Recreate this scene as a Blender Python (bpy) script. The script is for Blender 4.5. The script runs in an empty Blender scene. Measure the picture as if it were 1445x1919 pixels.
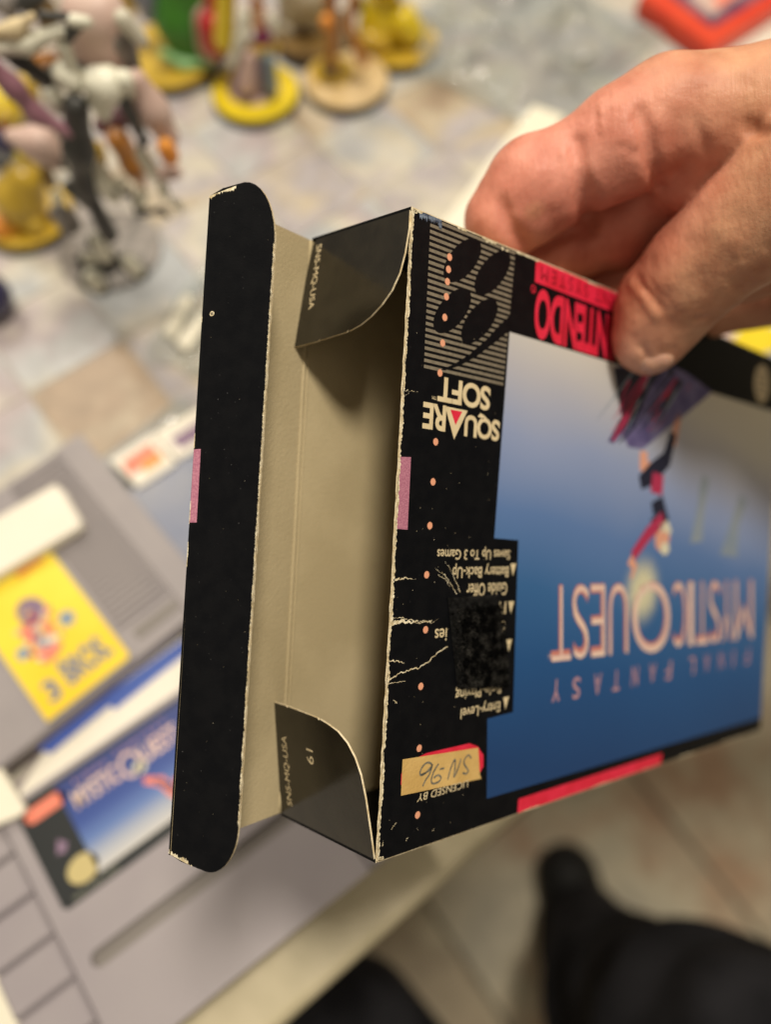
import bpy, bmesh, math, random
import numpy as np
from mathutils import Vector, Matrix, noise as mnoise
from mathutils.geometry import tessellate_polygon
random.seed(7)
S = bpy.context.scene
COL = S.collection
MM = 0.001
# ------------------------------------------------------------------ camera
CH, PITCH, FPX = 326.0, math.radians(65.4), 1500.0
cam_d = bpy.data.cameras.new('camera')
cam = bpy.data.objects.new('camera', cam_d); COL.objects.link(cam)
cam.location = (0, 0, CH * MM)
cam.rotation_euler = (math.pi / 2 - PITCH, 0, 0)
cam_d.sensor_fit = 'VERTICAL'; cam_d.sensor_height = 9.595; cam_d.lens = 7.5
cam_d.clip_start = 0.01; cam_d.clip_end = 20
cam_d.dof.use_dof = True; cam_d.dof.focus_distance = 0.1555
cam_d.dof.aperture_fstop = 7.5 / 5.0; cam_d.dof.aperture_blades = 0
S.camera = cam
# ------------------------------------------------------------------ world and lamps
w = bpy.data.worlds.new('World'); S.world = w; w.use_nodes = True
_t = w.node_tree; _g = _t.nodes.new('ShaderNodeTexCoord'); _s = _t.nodes.new('ShaderNodeSeparateXYZ'); _r = _t.nodes.new('ShaderNodeValToRGB')
_t.links.new(_g.outputs['Generated'], _s.inputs[0]); _m = _t.nodes.new('ShaderNodeMapRange'); _m.inputs[1].default_value = -1; _t.links.new(_s.outputs[2], _m.inputs[0]); _t.links.new(_m.outputs[0], _r.inputs[0])
_e = _r.color_ramp.elements; _e[0].position = .44; _e[0].color = (.16, .13, .09, 1); _e[1].position = .66; _e[1].color = (1.0, .87, .68, 1)     # unseen room gradient, shaped for the flap reflections: dim floor, lighter walls and ceiling
_t.links.new(_r.outputs[0], _t.nodes['Background'].inputs[0]); _t.nodes['Background'].inputs[1].default_value = 0.40
def area(name, loc, target, size, watts, color):
    l = bpy.data.lights.new(name, 'AREA'); l.energy = watts; l.color = color; l.shape = 'DISK'; l.size = size
    o = bpy.data.objects.new(name, l); COL.objects.link(o); o.location = loc
    d = Vector(target) - Vector(loc); o.rotation_euler = d.to_track_quat('-Z', 'Y').to_euler()
area('ceiling_lamp', (0.17, 0.26, 1.45), (0, 0.15, 0), 0.25, 17.5, (1.0, 0.905, 0.755))
area('back_fill', (-0.75, 1.25, 1.5), (0, 0.3, 0.1), 0.5, 14, (1.0, 0.905, 0.76))  # unseen fill added at the back for finger tops and flap sheen
S.view_settings.view_transform = 'Standard'; S.view_settings.look = 'None'
S.view_settings.exposure = 0; S.view_settings.gamma = 1
# ------------------------------------------------------------------ frames
FW = np.array([0, math.cos(PITCH), -math.sin(PITCH)]); UP = np.array([0, math.sin(PITCH), math.cos(PITCH)]); RT = np.array([1., 0, 0])
def ray(px, py): return FW + RT * (px - 722.5) / FPX - UP * (py - 959.5) / FPX
def at(px, py, d): return ray(px, py) * d + np.array([0, 0, CH])           # world mm at a camera depth
def tp(px, py, z=0.0):                                                    # world mm on the horizontal plane z
    r = ray(px, py); return r * ((z - CH) / r[2]) + np.array([0, 0, CH])
def vp(px, py, Y):                                                        # world mm on the upright plane y=Y
    r = ray(px, py); return r * (Y / r[1]) + np.array([0, 0, CH])
# ------------------------------------------------------------------ helpers
def tag(o, label=None, cat=None, group=None, kind=None):
    if label: o['label'] = label
    if cat: o['category'] = cat
    if group: o['group'] = group
    if kind: o['kind'] = kind
    return o
def empty(name, loc_mm=(0, 0, 0), rot=None):
    o = bpy.data.objects.new(name, None); COL.objects.link(o); o.empty_display_size = 0.02
    m = Matrix.Translation(Vector(loc_mm) * MM)
    if rot is not None: m = m @ rot.to_4x4()
    o.matrix_world = m
    return o
def link(name, me, mats, parent=None, smooth=False):
    o = bpy.data.objects.new(name, me); COL.objects.link(o)
    for m in (mats if isinstance(mats, (list, tuple)) else [mats]): me.materials.append(m)
    if parent: o.parent = parent
    if smooth: me.shade_smooth()
    return o
def mesh(name, verts, faces, mats, parent=None, smooth=False, fm=None, scale=MM):
    me = bpy.data.meshes.new(name)
    me.from_pydata([tuple(float(c) * scale for c in v) for v in verts], [], [tuple(int(i) for i in f) for f in faces])
    if fm: me.polygons.foreach_set('material_index', fm)
    me.update()
    return link(name, me, mats, parent, smooth)
# ------------------------------------------------------------------ materials
def nt(name):
    m = bpy.data.materials.new(name); m.use_nodes = True
    return m, m.node_tree, m.node_tree.nodes['Principled BSDF']
def mat(name, col, rough=0.5, col2=None, nscale=60, bump=0.0, bscale=400, spec=0.5, coat=0.0, sss=0, metal=0, trans=0, speck=None, coords='Object', lo=.38, hi=.62):
    m, t, b = nt(name)
    b.inputs['Roughness'].default_value = rough
    b.inputs['Specular IOR Level'].default_value = spec
    b.inputs['Coat Weight'].default_value = coat; b.inputs['Coat Roughness'].default_value = 0.12
    b.inputs['Metallic'].default_value = metal
    if trans: b.inputs['Transmission Weight'].default_value = trans
    tc = t.nodes.new('ShaderNodeTexCoord')
    if sss:
        b.inputs['Subsurface Weight'].default_value = sss
        b.inputs['Subsurface Radius'].default_value = (1, .35, .2); b.inputs['Subsurface Scale'].default_value = 0.004
    src = None
    if col2:
        n = t.nodes.new('ShaderNodeTexNoise'); n.inputs['Scale'].default_value = nscale; n.inputs['Detail'].default_value = 5
        t.links.new(tc.outputs[coords], n.inputs['Vector'])
        r = t.nodes.new('ShaderNodeValToRGB'); t.links.new(n.outputs[0], r.inputs[0])
        r.color_ramp.elements[0].position = lo; r.color_ramp.elements[1].position = hi
        r.color_ramp.elements[0].color = (*col, 1); r.color_ramp.elements[1].color = (*col2, 1)
        src = r.outputs[0]
    if speck:   # worn specks: (colour, scale, threshold)
        n = t.nodes.new('ShaderNodeTexNoise'); n.inputs['Scale'].default_value = speck[1]; n.inputs['Detail'].default_value = 3
        t.links.new(tc.outputs[coords], n.inputs['Vector'])
        mr = t.nodes.new('ShaderNodeMapRange'); mr.inputs[1].default_value = speck[2]; mr.inputs[2].default_value = speck[2] + .05
        t.links.new(n.outputs[0], mr.inputs[0])
        mx = t.nodes.new('ShaderNodeMix'); mx.data_type = 'RGBA'
        t.links.new(mr.outputs[0], mx.inputs[0])
        if src: t.links.new(src, mx.inputs[6])
        else: mx.inputs[6].default_value = (*col, 1)
        mx.inputs[7].default_value = (*speck[0], 1); src = mx.outputs[2]
    if src: t.links.new(src, b.inputs['Base Color'])
    else: b.inputs['Base Color'].default_value = (*col, 1)
    if bump:
        n = t.nodes.new('ShaderNodeTexNoise'); n.inputs['Scale'].default_value = bscale; n.inputs['Detail'].default_value = 4
        t.links.new(tc.outputs[coords], n.inputs['Vector'])
        bp = t.nodes.new('ShaderNodeBump'); bp.inputs['Strength'].default_value = bump; bp.inputs['Distance'].default_value = 0.0004
        t.links.new(n.outputs[0], bp.inputs['Height']); t.links.new(bp.outputs[0], b.inputs['Normal'])
    return m
M = {}
M['black_print'] = mat('black_print', (.0028, .0032, .0045), .40, (.0045, .0048, .006), 300, .12, 2500, .11, .0, speck=((.10, .10, .10), 1700, .735))
M['black_gloss'] = mat('black_gloss', (.010, .0085, .006), .17, (.016, .0135, .009), 200, .05, 900, .5, .25, speck=((.25, .22, .16), 1500, .79))  # base colour lifted to brown to carry the warm room reflection
M['board'] = mat('grey_board', (.42, .345, .205), .9, (.50, .415, .255), 45, .35, 1500, .2, speck=((.22, .17, .10), 900, .76))
M['board_edge'] = mat('board_edge', (.62, .50, .30), .9, (.80, .70, .50), 500, .5, 2500, .2)
M['torn'] = mat('torn_board', (.55, .45, .27), .95, (.86, .78, .58), 900, .8, 2500, .1)
M['worn_blue'] = mat('worn_blue', (.02, .035, .07), .5, (.20, .25, .33), 900, .5, 2500, .4)
M['cream_ink'] = mat('cream_ink', (.66, .54, .33), .45, (.72, .60, .38), 300)
M['stripe_ink'] = mat('stripe_ink', (.17, .145, .105), .45, (.22, .19, .14), 900)
M['salmon_ink'] = mat('salmon_ink', (.78, .36, .22), .45)
M['pink_ink'] = mat('pink_ink', (.36, .125, .20), .5, (.50, .21, .29), 2600)
M['red_ink'] = mat('red_ink', (.66, .016, .045), .4, (.76, .025, .07), 200)
M['deep_red_ink'] = mat('deep_red_ink', (.22, .004, .012), .4)
M['title_ink'] = mat('title_ink', (.80, .60, .49), .45, (.72, .50, .44), 60)
M['title_edge_ink'] = mat('title_edge_ink', (.55, .19, .16), .45)
M['subtitle_ink'] = mat('subtitle_ink', (.55, .30, .30), .45, (.45, .25, .32), 60)
M['navy_ink'] = mat('navy_ink', (.012, .014, .035), .45)
M['violet_ink'] = mat('violet_ink', (.09, .075, .20), .45, (.17, .15, .30), 160)
M['magenta_ink'] = mat('magenta_ink', (.42, .03, .09), .45)
M['flesh_ink'] = mat('flesh_ink', (.72, .35, .24), .45)
M['haze_ink'] = mat('haze_ink', (.29, .33, .37), .45, (.22, .28, .36), 60)
M['pale_ink'] = mat('pale_ink', (.70, .66, .50), .45)
M['tape'] = mat('masking_tape', (.56, .36, .115), .6, (.66, .44, .16), 120, .3, 1500)
M['pen'] = mat('pen_ink', (.10, .10, .085), .5, (.22, .20, .15), 900)
M['velcro'] = mat('velcro_fibre', (.0025, .0025, .0025), .9, (.042, .040, .036), 420, spec=.05, lo=.45, hi=.68)
M['velcro_edge'] = mat('velcro_selvedge', (.003, .003, .003), .9, (.012, .012, .012), 900, spec=.08, bump=.5, bscale=2000)
M['edge_line'] = mat('edge_line', (.25, .22, .16), .8)
# ------------------------------------------------------------------ the carton: pose
Rb = np.array([[0.7358859603828551, -0.05453439800855457, -0.674905810276699], [0.039928528372446856, 0.9985118172555008, -0.037146512933628556], [0.6759271898166354, 0.000387601550674993, 0.7369683058528529]])
tb = np.array([-1.58198456, 67.86051978, 155.4337182])
SK, DEP, LEN, HGT = -0.03921457739051095, 31.2356, 177.7, 127.0
def c2w(c): return RT * c[0] - UP * c[1] + FW * c[2]
ax = [c2w(Rb @ np.array(v, float)) for v in ((1, 0, 0), (0, -1, 0), (0, 0, -1))]
rotb = Matrix([[ax[j][i] for j in range(3)] for i in range(3)])
orgb = c2w(tb) + np.array([0, 0, CH])
box = empty('game_box', orgb, rotb)
tag(box, 'worn black and blue cardboard game box held open and upside down in the hand', 'box')
def loc(u, v, w): return np.array([u + w * math.sin(SK), v, -w * math.cos(SK)])      # box frame: u along the box, v up, w into the depth
def pp(px, py, w=0.0):                                                              # pixel -> (u, v) on the front panel
    n = Rb @ np.array([0, 0, 1.]); d = np.array([(px - 722.5) / FPX, (py - 959.5) / FPX, 1]); o = tb + n * w
    X = Rb.T @ (d * ((o @ n) / (d @ n)) - o); return (float(X[0]), float(-X[1]))
TH = 0.5
def slab(name, pts, O, A, B, mats, parent, th=TH, flip=False, dark=None):
    """card piece: outline in (a,b), printed face towards A x B (or away if flip)"""
    O, A, B = map(np.array, (O, A, B)); A = A / np.linalg.norm(A); B = B / np.linalg.norm(B)
    N = np.cross(A, B); N = N / np.linalg.norm(N)
    if flip: N = -N; pts = pts[::-1]
    n = len(pts)
    top = [O + A * a + B * b for a, b in pts]; bot = [p - N * th for p in top]
    f = [list(range(n)), list(range(2 * n - 1, n - 1, -1))] + [[i, n + i, n + (i + 1) % n, (i + 1) % n] for i in range(n)]
    fm = [0, 1] + [2] * n
    if dark:      # folded (printed) edges instead of cut ones
        for i in range(n):
            p, q = pts[i], pts[(i + 1) % n]
            if dark((p[0] + q[0]) / 2, (p[1] + q[1]) / 2): fm[2 + i] = 0
    return mesh(name, top + bot, f, mats, parent, fm=fm)
CARD = [M['black_print'], M['board'], M['board_edge']]
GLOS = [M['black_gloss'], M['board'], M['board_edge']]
def jit_edge(p, q, n, amp, seed):
    r = random.Random(seed); out = []
    for i in range(n):
        k = i / n; out.append((p[0] + (q[0] - p[0]) * k + r.uniform(-amp, amp) * (i > 0), p[1] + (q[1] - p[1]) * k))
    return out
fp_pts = [(0, 0), (LEN, 0), (LEN, HGT), (0, HGT)] + jit_edge((0.0, HGT), (0.0, 0), 90, .11, 3)[1:]
front = slab('front_panel', fp_pts, loc(0, 0, 0), (1, 0, 0), (0, 1, 0), CARD, box, dark=lambda a, b: a > 1)
back = slab('back_panel', [(0, 0), (LEN, 0), (LEN, HGT), (0, HGT)], loc(0, 0, DEP), (1, 0, 0), (0, 1, 0), CARD, box, flip=True)
wv = loc(0, 0, 1)
slab('side_panel', [(0.02, TH), (LEN, TH), (LEN, DEP - TH), (0.02, DEP - TH)], loc(0, HGT, 0), (1, 0, 0), wv, CARD, box, flip=True, dark=lambda a, b: a < .1)
slab('side_panel', [(0.02, TH), (LEN, TH), (LEN, DEP - TH), (0.02, DEP - TH)], loc(0, 0, 0), (1, 0, 0), wv, CARD, box, dark=lambda a, b: a < .1)
slab('closed_end', [(TH, TH), (HGT - TH, TH), (HGT - TH, DEP - TH), (TH, DEP - TH)], loc(LEN - .1, 0, 0), (0, 1, 0), wv, CARD, box)
# open end: end panel hinged on the back panel, tuck flap folded back over it
BDIR = np.array([.0085, 1, 0]); FO = np.array([-31.35, 0, -24.85]); BO = loc(0, 0, DEP); FR = np.array([-25.15, 0, -10.9])
ed = FO - BO; edl = np.linalg.norm(ed)
endp = slab('end_panel', [(0, 0.1), (edl, .4), (edl - 1.3, HGT - .4), (0, HGT - .1)], BO, ed, (0, 1, 0), CARD, box, dark=lambda a, b: a > edl - 1.2)
if True:
    fd = FR - FO; fl = np.linalg.norm(fd)
    yb, yt = -.9, HGT + 1.2
    pts = [(0, .6), (3, -.3), (fl - 6.5, yb)]
    for i in range(1, 10):
        a = -math.pi / 2 + math.pi / 2 * i / 9; pts.append((fl - 6.5 + 6.5 * math.cos(a), yb + 9.5 + 9.5 * math.sin(a)))
    rr = random.Random(5)
    for i in range(1, 80):
        k = i / 80; pts.append((fl + rr.uniform(-.07, .07), yb + 9.5 + (yt - yb - 22) * k))
    for i in range(0, 10):
        a = math.pi / 2 * i / 9; pts.append((fl - 7.5 + 7.5 * math.cos(a), yt - 12.5 + 12.5 * math.sin(a)))
    pts += [(3, yt - .6), (0, HGT - .6)]
    # outline runs anticlockwise in (a, b)
    tuck = slab('tuck_flap', pts, FO + np.array([0, 0, .0]), fd, BDIR, CARD, endp, dark=lambda a, b: a < .05)
# crease bead between back and end panel (pressed fold)
def tube(name, pts, r, material, parent, seg=8, taper=None):
    pts = [np.array(p, float) for p in pts]; vs = []; fs = []
    for i, p in enumerate(pts):
        d = pts[min(i + 1, len(pts) - 1)] - pts[max(i - 1, 0)]; d = d / np.linalg.norm(d)
        a = np.cross(d, [0.3, .2, 1]); a /= np.linalg.norm(a); b = np.cross(d, a)
        rr_ = r * (taper[i] if taper else 1)
        for k in range(seg):
            t_ = 2 * math.pi * k / seg; vs.append(p + (a * math.cos(t_) + b * math.sin(t_)) * rr_)
        if i:
            o = (i - 1) * seg
            for k in range(seg): fs.append([o + k, o + (k + 1) % seg, o + seg + (k + 1) % seg, o + seg + k])
    fs.append(list(range(seg))[::-1]); fs.append([(len(pts) - 1) * seg + k for k in range(seg)])
    return mesh(name, vs, fs, material, parent, smooth=True)
cr = random.Random(9)
tube('fold_bead', [BO + np.array([-.35 + cr.uniform(-.03, .03), .2 + i * 126.6 / 40, .32]) for i in range(41)], .62, M['board'], endp)
tube('fold_bead', [BO + np.array([.75 + cr.uniform(-.03, .03), .2 + i * 126.6 / 40, .42]) for i in range(41)], .30, M['board'], endp)
# glue seam of the carton inside
# dust flaps
def dust(base_v, sg, prof, th):
    O = loc(0, base_v, 0); d = np.array([-math.sin(th), sg * math.cos(th), 0])
    # (a along wv, b along d)
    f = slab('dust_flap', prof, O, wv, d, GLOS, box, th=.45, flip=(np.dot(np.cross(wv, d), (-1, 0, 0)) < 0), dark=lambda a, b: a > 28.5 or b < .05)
    return f, O, d
TOPP = [(.9, 0), (.25, 4), (.2, 9), (.7, 13), (2.1, 16.3), (4.2, 18.8), (6.8, 20.9), (9.5, 22.3), (12.6, 23.2), (12.9, 22.9), (13.3, 23.3), (21.3, 24.1), (21.6, 23.8), (22, 24.2), (31.2, 24.8), (30.6, 12), (30.1, 1.2), (29.2, 0)]
BOTP = [(1.0, 0), (1.5, 5.2), (2.3, 12), (3.2, 16.5), (4.6, 19.7), (6.6, 22.2), (9.2, 23.9), (12, 24.7), (14.6, 25.2), (14.9, 24.9), (15.3, 25.3), (25, 25.6), (25.3, 25.3), (25.7, 25.6), (31.1, 25.5), (30.9, 12), (30.9, 0)]
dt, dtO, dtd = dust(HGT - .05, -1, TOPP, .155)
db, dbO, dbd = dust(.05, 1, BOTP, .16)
# ------------------------------------------------------------------ flat print on the carton
class Sheet:
    """collects flat shapes in a 2-D frame and lays them on a panel at a given height"""
    def __init__(s, O, A, B, N): s.O, s.A, s.B, s.N = (np.array(x, float) for x in (O, A, B, N)); s.v = []; s.f = []
    def poly(s, pts, h=0.0):
        tri = tessellate_polygon([[Vector((p[0], p[1], 0)) for p in pts]]); o = len(s.v)
        s.v += [s.O + s.A * p[0] + s.B * p[1] + s.N * h for p in pts]
        for t in tri: s.f.append([o + i for i in t])
    def mesh2d(s, vs, fs, h=0.0):
        o = len(s.v); s.v += [s.O + s.A * p[0] + s.B * p[1] + s.N * h for p in vs]; s.f += [[o + i for i in f] for f in fs]
    def ell(s, c, a, b, ang=0, n=24, h=0.0):
        ca, sa = math.cos(ang), math.sin(ang)
        s.poly([(c[0] + a * math.cos(t) * ca - b * math.sin(t) * sa, c[1] + a * math.cos(t) * sa + b * math.sin(t) * ca) for t in (2 * math.pi * i / n for i in range(n))], h)
    def line(s, pts, wd, h=0.0, jit=0, seed=1):
        r = random.Random(seed); n = len(pts); L = []; Rr = []
        for i in range(n):
            p = np.array(pts[i]); d = np.array(pts[min(i + 1, n - 1)]) - np.array(pts[max(0, i - 1)]); d = d / (np.linalg.norm(d) + 1e-9)
            nn = np.array([-d[1], d[0]]); ww = (wd[i] if isinstance(wd, (list, tuple)) else wd) / 2
            L.append(p + nn * (ww + r.uniform(-jit, jit))); Rr.append(p - nn * (ww + r.uniform(-jit, jit)))
        o = len(s.v)
        for a, b in zip(L, Rr): s.v += [s.O + s.A * a[0] + s.B * a[1] + s.N * h, s.O + s.A * b[0] + s.B * b[1] + s.N * h]
        for i in range(n - 1): s.f.append([o + 2 * i, o + 2 * i + 1, o + 2 * i + 3, o + 2 * i + 2])
    def done(s, name, material, parent): return mesh(name, s.v, s.f, material, parent)
_tc = {}
def glyphs(txt, spacing=1.0, bold=0.0, shear=0.0):
    k = (txt, spacing, bold, shear)
    if k in _tc: return _tc[k]
    c = bpy.data.curves.new('t', 'FONT'); c.body = txt; c.space_character = spacing; c.offset = bold; c.shear = shear; c.resolution_u = 5
    o = bpy.data.objects.new('t', c); COL.objects.link(o)
    me = o.to_mesh(); vs = np.array([v.co[:2] for v in me.vertices]); fs = [list(p.vertices) for p in me.polygons]
    o.to_mesh_clear(); bpy.data.objects.remove(o); bpy.data.curves.remove(c)
    vs = vs - vs.min(0); vs = vs / vs.max(0)
    _tc[k] = (vs, fs); return _tc[k]
def text(sh, txt, quad, h=0.0, **kw):
    """quad: where the text's lower-left, lower-right, upper-left corners go (upper-right by bilinear if given)"""
    vs, fs = glyphs(txt, **kw); q = [np.array(p, float) for p in quad]
    if len(q) == 3: q.append(q[1] + q[2] - q[0])
    out = [(q[0] * (1 - x) * (1 - y) + q[1] * x * (1 - y) + q[2] * (1 - x) * y + q[3] * x * y) for x, y in vs]
    sh.mesh2d(out, fs, h)
def inv_text(sh, txt, u0, u1, v0, v1, h=0.0, **kw):
    """upside-down line on the front panel filling u0..u1, v0..v1 (letters run towards -u, their tops towards -v)"""
    text(sh, txt, [(u1, v1), (u0, v1), (u1, v0)], h, **kw)
def FS(): return Sheet(loc(0, 0, 0), (1, 0, 0), (0, 1, 0), (0, 0, 1))
P1, P2, P3, P4, P5 = .03, .06, .09, .12, .15
# artwork with its sky gradient
def art_material():
    m, t, b = nt('artwork_print'); b.inputs['Roughness'].default_value = .42; b.inputs['Specular IOR Level'].default_value = .4
    tc = t.nodes.new('ShaderNodeTexCoord'); sp = t.nodes.new('ShaderNodeSeparateXYZ'); t.links.new(tc.outputs['Object'], sp.inputs[0])
    nz = t.nodes.new('ShaderNodeTexNoise'); nz.inputs['Scale'].default_value = 14; nz.inputs['Detail'].default_value = 2; t.links.new(tc.outputs['Object'], nz.inputs['Vector'])
    def mth(op, a, bb, c=None):
        n = t.nodes.new('ShaderNodeMath'); n.operation = op
        for i, x in enumerate((a, bb, c)):
            if x is None: continue
            if isinstance(x, (int, float)): n.inputs[i].default_value = x
            else: t.links.new(x, n.inputs[i])
        return n.outputs[0]
    # painted sky runs from warm grey above to deep blue below, slightly slanted
    h = mth('ADD', mth('MULTIPLY', sp.outputs[1], 1000 / 127), mth('MULTIPLY', mth('SUBTRACT', nz.outputs[0], .5), .16))
    h = mth('ADD', h, mth('MULTIPLY', mth('SUBTRACT', sp.outputs[0], .09), 1.1))
    r = t.nodes.new('ShaderNodeValToRGB'); t.links.new(h, r.inputs[0]); e = r.color_ramp.elements
    stops = [(.02, (.012, .050, .16)), (.22, (.016, .080, .235)), (.36, (.036, .125, .31)), (.50, (.105, .195, .42)), (.63, (.27, .33, .52)), (.74, (.46, .46, .51)), (.84, (.64, .61, .53)), (.95, (.72, .67, .53))]
    e[0].position, e[0].color = stops[0][0], (*stops[0][1], 1); e[1].position, e[1].color = stops[-1][0], (*stops[-1][1], 1)
    for p, c in stops[1:-1]:
        x = e.new(p); x.color = (*c, 1)
    # printed star burst
    d = t.nodes.new('ShaderNodeVectorMath'); d.operation = 'DISTANCE'; t.links.new(tc.outputs['Object'], d.inputs[0]); d.inputs[1].default_value = (.0941, .0502, 0)
    gl = t.nodes.new('ShaderNodeMapRange'); gl.inputs[1].default_value = .0008; gl.inputs[2].default_value = .0125; gl.inputs[3].default_value = 1; gl.inputs[4].default_value = 0
    gl.interpolation_type = 'SMOOTHERSTEP'; t.links.new(d.outputs['Value'], gl.inputs[0])
    mx = t.nodes.new('ShaderNodeMix'); mx.data_type = 'RGBA'; t.links.new(gl.outputs[0], mx.inputs[0]); t.links.new(r.outputs[0], mx.inputs[6]); mx.inputs[7].default_value = (.70, .66, .42, 1)
    t.links.new(mx.outputs[2], b.inputs['Base Color'])
    return m
M['art'] = art_material()
s = FS(); s.poly([(31.3, 109), (29.9, 63.4), (38.4, 63.1), (39.9, 23.9), (30.9, 23.6), (32.2, 5.7), (LEN - .1, 4.2), (LEN - .1, 109.3)], P1)
s.done('artwork', M['art'], front)
# striped badge with four dark ovals
s = FS(); n = 25
for i in range(n):
    k = (i + .3) / n; v0 = 96.6 + k * 30.4
    s.poly([(5.3 - .4 * k, v0 - .1), (30.1 + 1.7 * k, v0), (30.1 + 1.7 * k, v0 + .62), (5.3 - .4 * k, v0 + .55)], P1)
s.done('badge_stripes', M['stripe_ink'], front)
s = FS()
for (cx_, cy_), (ax_, ay_), (bx_, by_), hw in (((866, 487), (900, 455), (833, 521), 3.1), ((923, 512), (955, 477), (891, 546), 3.1), ((847, 582), (881, 548), (814, 617), 3.1), ((898, 601), (931, 567), (866, 637), 3.1)):
    c = np.array(pp(cx_, cy_)); a = np.array(pp(ax_, ay_)); b = np.array(pp(bx_, by_)); d = a - b
    s.ell((a + b) / 2, np.linalg.norm(d) / 2, hw, math.atan2(d[1], d[0]), 32, P2)
s.done('badge_ovals', M['black_print'], front)
s = FS(); s.poly([pp(*q) for q in ((957, 590), (957, 618), (930, 640), (893, 668), (860, 686), (834, 694), (826, 693), (850, 683), (880, 664), (912, 636), (938, 607))], P2)
s.done('badge_arc', M['black_print'], front)
# dotted line
s = FS()
for q in ((842, 482), (840, 505), (838, 528), (836, 556), (833, 595), (829, 643), (824, 699), (816, 828), (811, 903), (805, 985), (799, 1077), (797, 1180), (788, 1286), (785, 1402), (782, 1527)):
    s.ell(pp(*q), .72, .74, h=P4)
s.done('dotted_line', M['salmon_ink'], front)
# publisher logo
s = FS()
inv_text(s, 'SQU', 18.2, 29.6, 84.6, 90.0, P2, bold=.03, spacing=.92); inv_text(s, 'RE', 5.7, 12.4, 84.9, 90.2, P2, bold=.03, spacing=.92)
s.poly([(12.0, 90.1), (18.9, 90.0), (15.2, 83.6)], P2)
inv_text(s, 'SOFT', 9.6, 25.9, 90.8, 96.0, P2, bold=.03, spacing=.92); inv_text(s, 'TM', 8.1, 9.3, 91.0, 91.7, P2)
s.done('publisher_lettering', M['cream_ink'], front)
s = FS(); s.poly([(13.6, 89.6), (17.2, 89.6), (15.4, 86.6)], P3); s.done('logo_triangle', M['red_ink'], front)
# console logo: letters on black, dark letters on a red band
s = FS(); s.poly([(39.3, 121.9), (108, 121.9), (108, HGT), (39.3, HGT)], P1)
inv_text(s, 'NINTENDO', 39.9, 77.5, 109.4, 121.0, P1, bold=.035, spacing=.97); inv_text(s, 'SUPER', 80.5, 103.5, 109.4, 121.0, P1, bold=.035, spacing=.97)
s.ell((38.9, 120.2), .95, .95, h=P1)
s.done('console_lettering', M['red_ink'], front)
s = FS(); s.ell((38.9, 120.2), .72, .72, h=P2); s.done('registered_mark', M['black_print'], front)
s = FS(); inv_text(s, 'R', 38.5, 39.3, 119.7, 120.7, P3); s.done('registered_mark', M['red_ink'], front)
s = FS()
inv_text(s, 'SYSTEM', 41.4, 60.5, 122.9, 126.1, P2, spacing=1.5); inv_text(s, 'ENTERTAINMENT', 63.5, 105, 122.9, 126.1, P2, spacing=1.2)
s.done('band_lettering', M['deep_red_ink'], front)
# seal at the far end
s = FS(); s.ell((163.8, 117.2), 6.0, 6.3, n=40, h=P1); s.done('quality_seal', M['cream_ink'], front)
s = FS()
for k in range(4): s.line([(160, 114 + k * 2.1), (167.6, 114 + k * 2.1)], .5, P2)
s.done('seal_lines', M['stripe_ink'], front)
# pink tab
s = FS(); s.poly([(.05, 64.7), (3.25, 64.6), (3.1, 78.9), (.0, 78.7)], P1); s.done('pink_tab', M['pink_ink'], front)
# red bar on the lower edge
s = FS(); s.poly([(43.6, .02), (109.4, .02), (109.9, 3.0), (43.7, 3.3)], P1); s.done('red_bar', M['red_ink'], front)
# red logo pill, tape and handwriting
s = FS()
pl = [pp(*q) for q in ((752, 1450), (760, 1430), (800, 1411), (840, 1402), (880, 1393), (896, 1399), (906, 1415), (906, 1436), (900, 1447), (860, 1462), (760, 1484), (751, 1470))]
s.poly(pl, P1); s.done('logo_pill', M['red_ink'], front)
tp_q = [pp(*q) for q in ((754, 1423), (896, 1401), (899, 1452), (902, 1459), (751, 1491))]
s = FS(); s.poly(tp_q, P3); tape = s.done('masking_tape', M['tape'], front)
s = FS()
def zt(x, y): return pp(740 + x / 8.028, 1380 + y / 8.028)
for st in ([(1145, 330), (1110, 280), (1060, 320), (1035, 390), (1060, 450), (1100, 510), (1070, 560), (1015, 545)],
           [(990, 335), (950, 470), (885, 610), (900, 480), (900, 345), (840, 470), (790, 650)],
           [(740, 475), (670, 492)],
           [(655, 410), (590, 510), (545, 640), (560, 705), (640, 690), (690, 625), (650, 580), (580, 620)],
           [(385, 575), (430, 560), (530, 500), (555, 430), (500, 390), (430, 430), (375, 530), (385, 580), (440, 560), (540, 460), (560, 420), (520, 560), (455, 660), (415, 750)]):
    q = [np.array(zt(*p)) for p in st]; cur = []
    for i in range(len(q) - 1):
        p0, p1, p2, p3 = q[max(i - 1, 0)], q[i], q[i + 1], q[min(i + 2, len(q) - 1)]
        for k in range(6):
            t_ = k / 6; cur.append(.5 * ((2 * p1) + (p2 - p0) * t_ + (2 * p0 - 5 * p1 + 4 * p2 - p3) * t_ ** 2 + (3 * p1 - p0 - 3 * p2 + p3) * t_ ** 3))
    cur.append(q[-1]); s.line(cur, .42, P4, jit=.05)
s.done('handwriting', M['pen'], front)
s = FS(); text(s, 'LICENSED BY', [pp(877, 1461), pp(783, 1488), pp(876, 1474.5), pp(780, 1503)], P5); s.done('licence_lettering', M['cream_ink'], front)
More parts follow.
